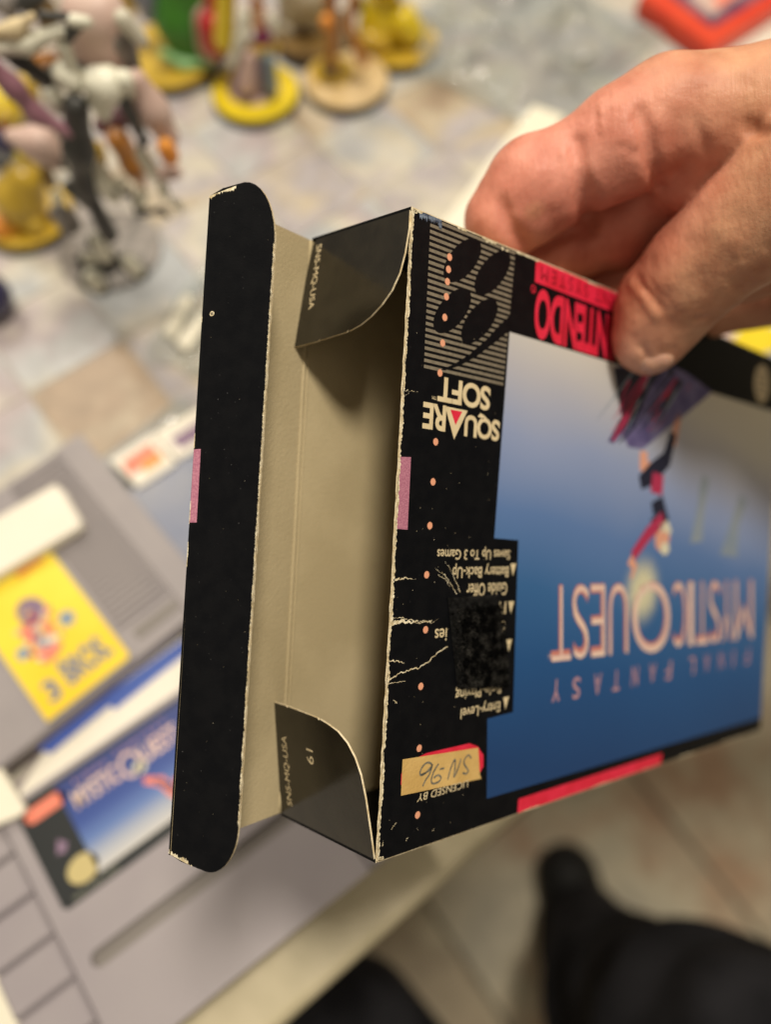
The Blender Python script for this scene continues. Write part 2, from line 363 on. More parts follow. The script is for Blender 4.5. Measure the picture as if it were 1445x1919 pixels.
# feature list
s = FS()
rows = [('Saves Up To 3 Games', 12.0, 35.6, 58.7, 61.5), ('Battery Back-Up', 16.9, 35.4, 54.8, 57.9), ('Guide Offer', 21.6, 35.2, 50.8, 53.6),
        ('Fr', 31.8, 35.2, 46.6, 49.3), ('S', 33.3, 35.2, 42.6, 45.0), ('ies', 12.6, 16.2, 41.9, 44.5), ('V', 33.2, 35.2, 38.2, 41.0), ('G', 33.4, 35.2, 33.6, 36.2),
        ('Role-Playing', 19.9, 35.0, 28.8, 31.8), ('Entry-Level', 21.9, 35.0, 24.7, 27.7)]
for tx, u0, u1, v0, v1 in rows: inv_text(s, tx, u0, u1, v0, v1, P3, bold=.006)
for vv in (56.5, 48.0, 39.4, 26.4): s.poly([(36.0, vv + 1.3), (38.0, vv + 1.3), (37.0, vv - 1.5)], P3)
s.done('feature_lettering', M['cream_ink'], front)
# painted figure, rock and far spires of the artwork (generic shapes)
def pxs(*q): return [pp(*p) for p in q]
s = FS(); s.poly(pxs((1150, 690), (1180, 745), (1162, 790), (1139, 826), (1150, 832), (1166, 815), (1178, 838), (1205, 842), (1250, 805), (1300, 765), (1335, 735), (1290, 700), (1230, 672)), P2); s.done('painted_rock', M['violet_ink'], front)
s = FS(); s.poly(pxs((1150, 690), (1235, 690), (1190, 790), (1142, 830), (1165, 780)), P3); s.line(pxs((1262, 690), (1222, 750), (1186, 800), (1160, 830)), [2.4, 2, 1.4, .5], P3); s.done('painted_rock', M['navy_ink'], front)
s = FS(); s.line(pxs((1222, 690), (1190, 752), (1148, 826)), [2.2, 2, .8], P4); s.line(pxs((1180, 712), (1168, 740), (1160, 775)), [1.2, .9, .4], P4); s.done('painted_streak', M['magenta_ink'], front)
bl = random.Random(3)
for mt_, nn_ in (('magenta_ink', 4), ('navy_ink', 5), ('violet_ink', 6), ('haze_ink', 3), ('red_ink', 2)):
    s = FS()
    for k in range(nn_):
        f0 = bl.random(); x0, y0 = 1190 + 125 * f0, 672 + 60 * f0; x1, y1 = x0 - 50 - 40 * bl.random(), y0 + 95 + 45 * bl.random() - 45 * f0; w_ = bl.uniform(.5, 1.3)
        s.line(pxs((x0, y0), ((x0 + x1) / 2, (y0 + y1) / 2), (x1, y1)), [w_, w_ * .9, .15], P4 + .004 * k)
    s.done('painted_blades', M[mt_], front)
s = FS(); s.line(pxs((1275, 775), (1268, 800), (1262, 835)), [2.4, 3.6, 3.2], P2); s.line(pxs((1207, 846), (1206, 870), (1222, 886)), [4.0, 4.6, 3.5], P2); s.line(pxs((1245, 860), (1236, 885), (1240, 893)), [3, 3, 2], P2)
s.ell(pp(1242, 1008), 4.2, 3.6, .5, h=P2); s.line(pxs((1180, 1048), (1190, 1062), (1183, 1085)), [3.2, 2.6, 1], P2); s.done('painted_figure', M['flesh_ink'], front)
s = FS(); s.line(pxs((1262, 812), (1250, 860), (1222, 888), (1200, 905)), [3.4, 5.2, 6.2, 4], P3); s.line(pxs((1232, 935), (1234, 950), (1247, 966), (1222, 985)), [6.5, 7, 5, 4], P3); s.done('painted_figure', M['navy_ink'], front)
s = FS(); s.line(pxs((1234, 888), (1230, 925)), [6, 6.4], P4); s.line(pxs((1243, 972), (1215, 1000), (1186, 1042)), [4.4, 3.8, 3.0], P4); s.done('painted_figure', M['magenta_ink'], front)
s = FS(); s.line(pxs((1236, 990), (1250, 985), (1256, 1000)), [2, 3, 2], P4); s.ell(pp(1246, 1028), 2.6, 1.8, h=P4); s.done('painted_figure', M['pale_ink'], front)
s = FS(); s.poly(pxs((1318, 888), (1330, 900), (1320, 960), (1317, 1015), (1294, 1018), (1308, 950), (1312, 910)), P2)
s.poly(pxs((1388, 925), (1400, 940), (1385, 985), (1382, 1045), (1350, 1040), (1372, 975)), P2); s.done('painted_spires', M['haze_ink'], front)
s = FS()
for k in range(14):
    a = k * 2 * math.pi / 14 + .2; L = 5 + 6 * ((k * 7) % 5) / 5
    s.line([(94.1 + 1.5 * math.cos(a), 50.2 + 1.5 * math.sin(a)), (94.1 + L * math.cos(a), 50.2 + L * math.sin(a))], [.55, .05], P5)
s.done('star_rays', M['pale_ink'], front)
# title
def title(mt, dx, dy, h, bold):
    s = FS()
    H1 = [('M', 1411, 1378), ('Y', 1374, 1352), ('S', 1350, 1330), ('T', 1328, 1306), ('I', 1300, 1291), ('C', 1287, 1263), ('Q', 1256, 1186), ('U', 1177, 1142), ('E', 1134, 1108), ('S', 1103, 1074), ('T', 1070, 1034)]
    for ch, xa, xb in H1:
        def top(x): return 1088 + (1411 - x) * .028          # far side of the letters (their feet)
        def foot(x): return 1196 + (1411 - x) * .118
        ya, yb = foot(xa), foot(xb); ta, tb_ = top(xa), top(xb)
        if ch == 'Q': ya += 6; yb += 4; ta -= 2; tb_ -= 2
        a, b, c, d = (np.array(pp(*q)) + (dx, dy) for q in ((xa, ta), (xb, tb_), (xa, ya), (xb, yb)))
        text(s, 'O' if ch == 'Q' else ch, [a, b, c, d], h, bold=bold * (.5 if ch in 'QI' else 1))
    return s.done('title_lettering', mt, front)
title(M['title_edge_ink'], -.35, .35, P2, .0)
title(M['title_ink'], 0, 0, P3, -.018)
s = FS()
for ch, x, y in (('Y', 1042, 1294), ('S', 1080, 1289), ('A', 1120, 1282), ('T', 1155, 1275), ('N', 1190, 1267), ('A', 1223, 1261), ('F', 1253, 1256), ('L', 1297, 1248), ('A', 1325, 1242), ('N', 1352, 1238), ('I', 1375, 1234), ('F', 1401, 1229)):
    c = np.array(pp(x, y)); hw = .5 if ch == 'I' else 1.6; text(s, ch, [c + (hw, 2.7), c + (-hw, 2.7), c + (hw, -2.7)], P3, bold=.005)
s.done('subtitle_lettering', M['subtitle_ink'], front)
s = FS(); inv_text(s, 'TM', 52.3, 54.3, 35.2, 36.2, P3); s.done('title_lettering', M['title_ink'], front)
# lettering on the dust flaps
def flapsheet(O, d, N): return Sheet(O, wv, d, N)
nt_ = np.cross(wv, dtd); nt_ /= np.linalg.norm(nt_); nt_ = nt_ if nt_[0] < 0 else -nt_
s = flapsheet(dtO, dtd, nt_); text(s, 'SNS-MQ-USA', [(28.9, 1.6), (27.7, 16.6), (26.9, 1.5), (25.7, 16.5)], .04); s.done('code_lettering', M['cream_ink'], dt)
nb_ = np.cross(wv, dbd); nb_ /= np.linalg.norm(nb_); nb_ = nb_ if nb_[0] < 0 else -nb_
s = flapsheet(dbO, dbd, nb_); text(s, 'SNS-MQ-USA', [(26.0, 2.8), (26.2, 18.6), (28.0, 2.8), (28.2, 18.6)], .04)
text(s, '61', [(17.6, 14.6), (17.6, 17.8), (19.8, 14.6), (19.8, 17.8)], .04); s.done('code_lettering', M['cream_ink'], db)
# pink tab on the tuck flap
nf = np.cross(fd, (0, 1, 0)); nf /= np.linalg.norm(nf)
fdn = fd / np.linalg.norm(fd)
FLN = float(np.linalg.norm(fd))
s = Sheet(FO, fdn, BDIR, nf); s.poly([(.05, 63.8), (1.75, 63.9), (1.65, 77.9), (.05, 77.8)], .03); s.done('pink_tab', M['pink_ink'], tuck)
# ------------------------------------------------------------------ wear
def chips(sh, p, q, inward, wmean, n, seed, h, skip=.3):
    """irregular worn strip along p-q reaching inward"""
    r = random.Random(seed); p, q, iw = np.array(p, float), np.array(q, float), np.array(inward, float); run = []
    def flush(run):
        if len(run) > 1:
            o = len(sh.v)
            for a, b in run: sh.v += [sh.O + sh.A * a[0] + sh.B * a[1] + sh.N * h, sh.O + sh.A * b[0] + sh.B * b[1] + sh.N * h]
            for i in range(len(run) - 1): sh.f.append([o + 2 * i, o + 2 * i + 1, o + 2 * i + 3, o + 2 * i + 2])
    for i in range(n + 1):
        k = i / n; a = p + (q - p) * k
        nz = mnoise.noise(Vector((k * n * .08, seed * 3.1, 0))) ; wd = wmean * max(0, (1 + 1.6 * nz + r.uniform(-.5, .6)))
        if nz < -skip: flush(run); run = []; continue
        run.append((a, a + iw * wd))
    flush(run)
s = FS()
chips(s, (-.1, 0), (-.1, HGT), (1, 0), .34, 420, 1, P4 + .03, .45)
chips(s, (.02, HGT), (40, HGT), (0, -1), .25, 140, 4, P4 + .03, -.05)
chips(s, (60, HGT), (LEN, HGT), (0, -1), .16, 200, 5, P4 + .03, -.12)
chips(s, (0, 0), (LEN, 0), (0, 1), .13, 260, 6, P4 + .03, -.1)
for q, a, b in ((pp(912, 452), .5, .35), (pp(941, 466), .35, .4), (pp(950, 470), .5, .2)): s.ell(q, a, b, .3, 9, P5)
for k in range(9): s.ell((.3 + k * .13, .3 + .5 * random.random()), .25, .2, k, 7, P4 + .03)
for k in range(8): s.ell((.25 + .1 * k, HGT - .3 - .4 * random.random()), .3, .2, k, 7, P4 + .03)
s.done('worn_edge', M['torn'], front)['kind'] = 'stuff'
s = FS(); chips(s, (1.6, HGT), (8, HGT), (.15, -1), 1.0, 60, 21, P4 + .01, 1); s.done('worn_corner', M['worn_blue'], front)
# cracks with lifted torn edges
s = FS()
def crack(pts, w0, w1, seed, h=P5 + .03, n=7, amp=.22):
    r = random.Random(seed); q = [np.array(pp(*p)) for p in pts]; out = []
    for i in range(len(q) - 1):
        for k in range(n): out.append(q[i] + (q[i + 1] - q[i]) * k / n + np.array([r.uniform(-amp, amp), r.uniform(-amp, amp)]) * (1 if i + k else 0))
    out.append(q[-1]); m = len(out)
    s.line(out, [.78 * (w0 + (w1 - w0) * i / (m - 1)) for i in range(m)], h, jit=.06, seed=seed)
crack([(739, 1086), (757, 1083), (778, 1085)], .55, .08, 1)
crack([(733, 1168), (752, 1164), (770, 1166), (783, 1164)], 1.1, .15, 2)
crack([(735, 1158), (750, 1157), (768, 1162), (784, 1168), (803, 1165), (809, 1163)], .12, .18, 3)
crack([(783, 1166), (795, 1163), (808, 1168), (821, 1159)], .14, .1, 33)
crack([(729, 1238), (742, 1239), (757, 1243)], .35, .1, 4)
crack([(726, 1277), (745, 1262), (765, 1256), (783, 1252), (800, 1240), (822, 1222), (838, 1212)], .3, .28, 5)
crack([(724, 1283), (738, 1279), (760, 1276)], .16, .08, 6)
crack([(815, 1065), (830, 1075), (845, 1095), (855, 1113)], .12, .2, 7)
crack([(834, 1052), (845, 1070), (856, 1095), (861, 1110)], .08, .22, 8)
crack([(820, 1077), (834, 1085), (842, 1100)], .16, .1, 9)
crack([(732, 1554), (737, 1546), (741, 1543)], .15, .05, 10)
crack([(715, 1585), (718, 1575)], .2, .05, 11); crack([(760, 1575), (764, 1568)], .2, .05, 12); crack([(809, 1557), (813, 1552)], .2, .05, 13)
crack([(742, 1318), (736, 1311)], .3, .05, 14); crack([(755, 731), (768, 733), (782, 734)], .08, .05, 15); crack([(757, 743), (765, 736)], .06, .06, 16)
for k in range(70):
    rr_ = random.random(); c = (random.uniform(.8, 28), random.uniform(1, 110)); s.ell(c, random.uniform(.04, .1), random.uniform(.04, .08), 0, 5, P4)
s.done('surface_cracks', M['torn'], front)['kind'] = 'stuff'
s = Sheet(FO, fdn, BDIR, nf)
chips(s, (FLN, 9), (FLN, HGT - 11), (-1, 0), .15, 420, 31, .04, .3)
chips(s, (0.0, HGT - .6), (6, yt - .5), (0.1, -1), .4, 50, 32, .04, .5)
chips(s, (0.0, .6), (5.5, yb + .3), (0.1, 1), .55, 40, 33, .04, .6)
chips(s, (0, .6), (0, HGT - .6), (1, 0), .09, 260, 34, .05, -.22)
s.ell((2.3, HGT - 23.3), .55, .5, .4, 9, .04)
for k in range(24): s.ell((random.uniform(1, FLN - 1), random.uniform(5, 120)), random.uniform(.02, .05), random.uniform(.02, .05), 0, 5, .04)
s.done('worn_edge', M['torn'], tuck)['kind'] = 'stuff'
s = Sheet(FO, fdn, BDIR, nf); s.ell((2.3, HGT - 23.3), .33, .28, .4, 9, .06); s.done('dent', M['stripe_ink'], tuck)
# ------------------------------------------------------------------ hook-and-loop patch
hook = [pp(*q) for q in ((838, 1120), (930, 1113), (940, 1200), (946, 1285), (856, 1290), (846, 1200))]
pc = np.mean(hook, axis=0)
vs = []; fs = []
bm_pts = hook; nn = len(hook)
base = [np.array([p[0], p[1], .2]) for p in hook]; topv = [np.array([pc[0] + (p[0] - pc[0]) * .96, pc[1] + (p[1] - pc[1]) * .96, .95]) for p in hook]
patch = mesh('fastener_patch', base + topv, [list(range(nn, 2 * nn))[::-1]] + [[i, (i + 1) % nn, nn + (i + 1) % nn, nn + i] for i in range(nn)], M['velcro_edge'], box)
rg = random.Random(12)
def inside(x, y, P):
    c = False; j = len(P) - 1
    for i in range(len(P)):
        if (P[i][1] > y) != (P[j][1] > y) and x < (P[j][0] - P[i][0]) * (y - P[i][1]) / (P[j][1] - P[i][1]) + P[i][0]: c = not c
        j = i
    return c
vs = []; fs = []
xs = [p[0] for p in hook]; ys = [p[1] for p in hook]
for k in range(9000):
    x, y = rg.uniform(min(xs) - .3, max(xs) + .3), rg.uniform(min(ys) - .3, max(ys))
    if not inside(x, y, hook): continue
    if y > 48.6 + rg.uniform(-.25, .25) or (x < pc[0] - 7.2 + (50.5 - y) * .17 + rg.uniform(-.2, .2) and rg.random() < .8): continue
    clump = .5 + .7 * mnoise.noise(Vector((x * .9, y * .9, 2)))
    p = np.array([x, y, .9]); d = np.array([rg.gauss(0, .8), rg.gauss(0, .8), 1.0]); d /= np.linalg.norm(d)
    side = np.cross(d, [rg.gauss(0, 1), rg.gauss(0, 1), .1]); side /= np.linalg.norm(side); L = .6 + 1.1 * clump; wd = .085
    q = p + d * L * .6; r2 = q + (d * .3 + side * .7 + np.array([rg.gauss(0, .3), rg.gauss(0, .3), -.2])) * L * .6
    o = len(vs); vs += [p - side * wd, p + side * wd, q - side * wd, q + side * wd, r2 - side * wd, r2 + side * wd]
    fs += [[o, o + 1, o + 3, o + 2], [o + 2, o + 3, o + 5, o + 4]]
fz = mesh('fibres', vs, fs, M['velcro'], patch); fz['kind'] = 'stuff'
# ------------------------------------------------------------------ SDF mesher (surface nets) for organic shapes
def smin(a, b, k):
    if k <= 0: return np.minimum(a, b)
    h = np.clip(.5 + .5 * (b - a) / k, 0, 1); return b + (a - b) * h - k * h * (1 - h)
def cone(P, a, b, r1, r2):
    a, b = np.array(a, float), np.array(b, float); ab = b - a; L2 = ab @ ab + 1e-9
    q = [P[i] - a[i] for i in range(3)]; t = np.clip((q[0] * ab[0] + q[1] * ab[1] + q[2] * ab[2]) / L2, 0, 1)
    d = np.sqrt(sum((q[i] - t * ab[i]) ** 2 for i in range(3))); return d - (r1 + (r2 - r1) * t)
def nets(F, lo, vox):
    nx, ny, nz = F.shape; In = F < 0
    acc = np.zeros((nx - 1, ny - 1, nz - 1, 3), np.float32); cnt = np.zeros((nx - 1, ny - 1, nz - 1), np.float32)
    cor = [(i, j, k) for i in (0, 1) for j in (0, 1) for k in (0, 1)]
    def sl(c): return tuple(slice(c[i], F.shape[i] - 1 + c[i]) for i in range(3))
    for ca in cor:
        for a in range(3):
            if ca[a]: continue
            cb = list(ca); cb[a] = 1; fa, fb = F[sl(ca)], F[sl(cb)]; m = (fa < 0) != (fb < 0)
            t = np.where(m, fa / np.where(m, fa - fb, 1), 0)
            for d in range(3): acc[..., d] += np.where(m, ca[d] + (t if d == a else 0), 0)
            cnt += m
    act = cnt > 0; idx = -np.ones(act.shape, np.int64); idx[act] = np.arange(act.sum())
    ii = np.argwhere(act); V = (ii + acc[act] / cnt[act][:, None]) * vox + lo
    Q = []
    for a in range(3):
        b, c = (a + 1) % 3, (a + 2) % 3
        s0 = [slice(None)] * 3; s1 = [slice(None)] * 3; s0[a] = slice(0, -1); s1[a] = slice(1, None)
        A0, A1 = In[tuple(s0)], In[tuple(s1)]; E = np.argwhere(A0 != A1)
        E = E[(E[:, b] > 0) & (E[:, c] > 0) & (E[:, b] < F.shape[b] - 1) & (E[:, c] < F.shape[c] - 1)]
        fl_ = A0[tuple(E.T)]
        q = []
        for db_, dc_ in ((-1, -1), (0, -1), (0, 0), (-1, 0)):
            e = E.copy(); e[:, b] += db_; e[:, c] += dc_; q.append(idx[tuple(e.T)])
        q = np.stack(q, 1); q[~fl_] = q[~fl_][:, ::-1]; Q.append(q)
    return V, np.concatenate(Q)
def from_np(name, V, Q, mats, parent=None, cols=None, smooth=True):
    me = bpy.data.meshes.new(name); me.vertices.add(len(V)); me.vertices.foreach_set('co', (V * MM).astype(np.float32).ravel())
    me.loops.add(Q.size); me.loops.foreach_set('vertex_index', Q.ravel().astype(np.int32))
    me.polygons.add(len(Q)); me.polygons.foreach_set('loop_start', np.arange(0, Q.size, 4, dtype=np.int32)); me.polygons.foreach_set('loop_total', np.full(len(Q), 4, np.int32))
    me.update(calc_edges=True); me.validate()
    if cols is not None:
        ca = me.color_attributes.new('tint', 'FLOAT_COLOR', 'POINT'); ca.data.foreach_set('color', np.concatenate([cols, np.ones((len(cols), 1))], 1).astype(np.float32).ravel())
    return link(name, me, mats, parent, smooth)
def sdf_obj(name, segs, k, vox, mats, parent=None, extra=None, tint=None):
    """segs: (p, q, r1, r2) in mm"""
    pts = np.array([s_[0] for s_ in segs] + [s_[1] for s_ in segs]); rm = max(max(s_[2], s_[3]) for s_ in segs)
    lo = pts.min(0) - rm - 3 * vox; hi = pts.max(0) + rm + 3 * vox
    n = np.ceil((hi - lo) / vox).astype(int) + 1
    P = np.meshgrid(*[lo[i] + np.arange(n[i]) * vox for i in range(3)], indexing='ij'); P = [p.astype(np.float32) for p in P]
    F = None
    for s_ in segs:
        d = cone(P, *s_[:4]); kk = s_[4] if len(s_) > 4 else k
        F = d if F is None else smin(F, d, kk)
    if extra: F = extra(P, F)
    V, Q = nets(F, lo, vox)
    return from_np(name, V, Q, mats, parent, tint(V) if tint else None)

# ------------------------------------------------------------------ more materials
def skin_material():
    m, t, b = nt('skin'); b.inputs['Roughness'].default_value = .50; b.inputs['Specular IOR Level'].default_value = .34
    b.inputs['Subsurface Weight'].default_value = .12; b.inputs['Subsurface Radius'].default_value = (1, .3, .15); b.inputs['Subsurface Scale'].default_value = .005
    at_ = t.nodes.new('ShaderNodeVertexColor'); at_.layer_name = 'tint'
    tc = t.nodes.new('ShaderNodeTexCoord')
    n = t.nodes.new('ShaderNodeTexNoise'); n.inputs['Scale'].default_value = 110; n.inputs['Detail'].default_value = 6; t.links.new(tc.outputs['Object'], n.inputs['Vector'])
    r = t.nodes.new('ShaderNodeValToRGB'); t.links.new(n.outputs[0], r.inputs[0]); r.color_ramp.elements[0].position = .33; r.color_ramp.elements[1].position = .68
    r.color_ramp.elements[0].color = (.80, .66, .62, 1); r.color_ramp.elements[1].color = (1.1, 1.12, 1.12, 1)
    mx = t.nodes.new('ShaderNodeMix'); mx.data_type = 'RGBA'; mx.blend_type = 'MULTIPLY'; mx.inputs[0].default_value = 1
    t.links.new(at_.outputs[0], mx.inputs[6]); t.links.new(r.outputs[0], mx.inputs[7]); t.links.new(mx.outputs[2], b.inputs['Base Color'])
    v = t.nodes.new('ShaderNodeTexVoronoi'); v.feature = 'DISTANCE_TO_EDGE'; v.inputs['Scale'].default_value = 1300; v.inputs['Randomness'].default_value = 1; t.links.new(tc.outputs['Object'], v.inputs['Vector'])
    mr = t.nodes.new('ShaderNodeMapRange'); mr.inputs[2].default_value = .12; t.links.new(v.outputs['Distance'], mr.inputs[0])
    n2 = t.nodes.new('ShaderNodeTexNoise'); n2.inputs['Scale'].default_value = 260; n2.inputs['Detail'].default_value = 5; t.links.new(tc.outputs['Object'], n2.inputs['Vector'])
    mp = t.nodes.new('ShaderNodeMapping'); mp.inputs['Rotation'].default_value = (.3, .5, .45); mp.inputs['Scale'].default_value = (900, 90, 300); t.links.new(tc.outputs['Object'], mp.inputs[0])
    n3 = t.nodes.new('ShaderNodeTexNoise'); n3.inputs['Scale'].default_value = 1; n3.inputs['Detail'].default_value = 3; t.links.new(mp.outputs[0], n3.inputs['Vector'])
    def b_(h, st, dist, prev=None):
        bp = t.nodes.new('ShaderNodeBump'); bp.inputs['Strength'].default_value = st; bp.inputs['Distance'].default_value = dist; t.links.new(h, bp.inputs['Height'])
        if prev: t.links.new(prev, bp.inputs['Normal'])
        return bp.outputs[0]
    o = b_(n2.outputs[0], .45, .0008); o = b_(n3.outputs[0], .35, .0006, o); o = b_(mr.outputs[0], .16, .0001, o); t.links.new(o, b.inputs['Normal'])
    return m
M['skin'] = skin_material()
M['nail'] = mat('nail', (.56, .31, .21), .3, (.60, .33, .24), 200, sss=.2)
M['trousers'] = mat('black_cloth', (.010, .010, .012), .9, (.034, .034, .040), 14, .5, 900, .1)  # lighter blotches put the soft fold highlight into the colour
M['shoe'] = mat('black_shoe', (.005, .005, .005), .6, (.009, .009, .009), 60, .2, 300, .3)
M['sleeve'] = mat('black_sleeve', (.010, .010, .012), .9, bump=.4, bscale=900)
M['cart'] = mat('grey_plastic', (.300, .270, .290), .5, (.325, .295, .310), 30, .15, 1800, .4)
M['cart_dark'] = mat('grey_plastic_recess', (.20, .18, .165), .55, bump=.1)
M['cart2'] = mat('warm_grey_plastic', (.29, .265, .275), .5, (.33, .30, .305), 30, .1, 1500, .4)
M['white_card'] = mat('white_card', (.80, .75, .64), .6, (.84, .79, .69), 20)
M['cream_card'] = mat('cream_card', (.78, .74, .60), .7, (.82, .78, .66), 20)
M['yellow_label'] = mat('yellow_label', (.84, .58, .015), .4, (.90, .70, .05), 18)
M['label_blue'] = mat('label_blue', (.10, .14, .27), .5, (.2, .2, .25), 200)
M['blue'] = mat('blue_print', (.04, .09, .42), .5, (.07, .14, .50), 50)
M['slate_blue'] = mat('slate_blue', (.17, .20, .30), .35, (.26, .27, .32), 25)
M['salmon'] = mat('salmon_print', (.80, .22, .14), .5)
M['black_label'] = mat('black_label', (.012, .015, .017), .4)
M['seal'] = mat('gold_seal', (.52, .43, .19), .5)
M['grey_ink'] = mat('grey_ink', (.26, .27, .20), .5)
M['red_plastic'] = mat('red_plastic', (.62, .03, .012), .35, (.68, .06, .02), 30)
M['purple'] = mat('dark_purple', (.06, .03, .09), .4, (.22, .10, .14), 60)
M['orange'] = mat('orange_paint', (.72, .25, .03), .4, (.78, .34, .05), 60)
M['yellow'] = mat('yellow_paint', (.72, .54, .012), .3, (.78, .60, .02), 40, coat=.3)
M['gold'] = mat('gold_paint', (.47, .31, .025), .32, (.60, .40, .04), 90, coat=.3)
M['green'] = mat('green_paint', (.035, .17, .012), .4, (.05, .23, .02), 60)
M['light_green'] = mat('light_green_paint', (.24, .48, .20), .4)
M['bone'] = mat('bone_paint', (.70, .69, .56), .35, (.80, .79, .66), 120, .3, 300, coat=.15)
M['dark_joint'] = mat('dark_joint', (.022, .022, .020), .45, (.045, .045, .042), 200, coat=.1)
M['joint_grey'] = mat('joint_grey', (.13, .12, .11), .5, (.30, .27, .25), 150)
M['mauve'] = mat('mauve_paint', (.33, .17, .21), .45, (.26, .12, .16), 40)
M['pink'] = mat('pink_paint', (.55, .38, .33), .5, (.62, .46, .40), 60)
M['violet'] = mat('violet_paint', (.20, .13, .21), .5, (.26, .17, .26), 90)
M['magenta'] = mat('magenta_paint', (.27, .02, .15), .45)
M['skin_paint'] = mat('skin_paint', (.75, .42, .24), .5)
M['red_paint'] = mat('red_paint', (.45, .015, .02), .4)
M['blue_grey'] = mat('blue_grey_paint', (.17, .22, .24), .4)
M['navy'] = mat('navy_gloss', (.02, .018, .06), .15, (.03, .03, .09), 60, coat=.5)
M['brown'] = mat('brown_paint', (.12, .07, .02), .5, (.20, .12, .03), 60)
M['amber'] = mat('amber_plastic', (.50, .20, .03), .3, (.40, .16, .03), 90, coat=.4)
M['tan'] = mat('tan_base', (.58, .42, .20), .4, (.66, .50, .28), 60, coat=.3)
M['base_black'] = mat('base_black', (.012, .012, .012), .35)
M['robe'] = mat('robe_cream', (.55, .52, .42), .5, (.63, .60, .50), 60)
M['light_blue'] = mat('light_blue', (.30, .52, .62), .5)
# ------------------------------------------------------------------ the person: one hand-and-arm body, clothing as parts
person = empty('person', at(1900, 1200, 500)); pinv = person.matrix_world.inverted()
tag(person, 'person in black trousers, pinching the open box between thumb and bent fingers', 'person')
def W(o):  # world-space mesh under the person
    o.parent = person; o.matrix_parent_inverse = pinv; return o
A = at
FING = [  # (p, q, r1, r2, blend)
    (A(946, 412, 190), A(1004, 352, 187), 9.6, 10.6, 0),
    (A(1004, 352, 187), A(1082, 318, 184), 10.6, 10.6, 5),
    (A(1082, 318, 184), A(1175, 262, 180), 10.8, 11.2, 1.5),
    (A(1175, 262, 180), A(1252, 214, 178), 11.2, 11.6, 5),
    (A(1252, 214, 178), A(1470, 215, 174), 12.2, 13.5, 1.6),
    (A(1470, 215, 174), A(1700, 250, 172), 13.5, 17, 6)]
MID = [(A(1010, 500, 206), A(1070, 455, 206), 8.8, 9.6, 0), (A(1070, 455, 206), A(1160, 420, 204), 9.8, 10.3, 2.0), (A(1160, 420, 204), A(1235, 345, 198), 10.4, 10.8, 3), (A(1235, 345, 198), A(1420, 330, 192), 11, 12, 2.5), (A(1420, 330, 192), A(1700, 350, 188), 12, 15, 6)]
RING = [(A(1122, 545, 218), A(1200, 510, 216), 8.8, 9.6, 0), (A(1200, 510, 216), A(1390, 490, 212), 9.8, 10.3, 3), (A(1390, 490, 212), A(1560, 450, 206), 10, 11.5, 3), (A(1560, 450, 206), A(1750, 440, 198), 11.5, 14, 5)]
LITT = [(A(1340, 585, 240), A(1420, 560, 236), 7.4, 8, 0), (A(1420, 560, 236), A(1520, 545, 226), 8.2, 8.8, 3), (A(1520, 545, 226), A(1750, 520, 208), 9, 13, 4)]
PALM = [(A(1285, 335, 186), A(1300, 320, 186), 7.5, 7.5, 2.5), (A(1320, 300, 184), A(1500, 330, 182), 9, 15, 5), (A(1640, 300, 182), A(1800, 420, 196), 24, 24, 12), (A(1750, 300, 186), A(2000, 330, 190), 25, 26, 12), (A(2000, 330, 190), A(2700, 480, 260), 25, 36, 12)]
THUMB = [(A(1216, 636, 199), A(1247, 572, 195), 8.8, 10.6, 0), (A(1247, 572, 195), A(1308, 503, 186), 10.8, 11.4, 5), (A(1308, 503, 186), A(1400, 425, 176), 10.9, 11.6, 5), (A(1400, 425, 176), A(1540, 330, 166), 12.2, 14.0, 5), (A(1540, 330, 166), A(1750, 300, 176), 14, 20, 10)]
def grp(P, G, F=None):
    for s_ in G:
        d = cone(P, *s_[:4]); F = d if F is None else smin(F, d, s_[4])
    return F
def hand_F(P):
    F = grp(P, FING); F = smin(F, grp(P, MID), .5); F = smin(F, grp(P, RING), .5); F = smin(F, grp(P, LITT), .9); F = smin(F, grp(P, PALM), 3.5)
    return smin(F, grp(P, THUMB), 1.2)
def snap(px, py, back=0.0):
    """point where the skin lies under this pixel"""
    ds = np.arange(130, 260, .3); pts = np.array([A(px, py, d) for d in ds]); F = hand_F([pts[:, i] for i in range(3)])
    k = np.argmax(F < 0) if (F < 0).any() else int(np.argmin(F)); return A(px, py, ds[k] + back)
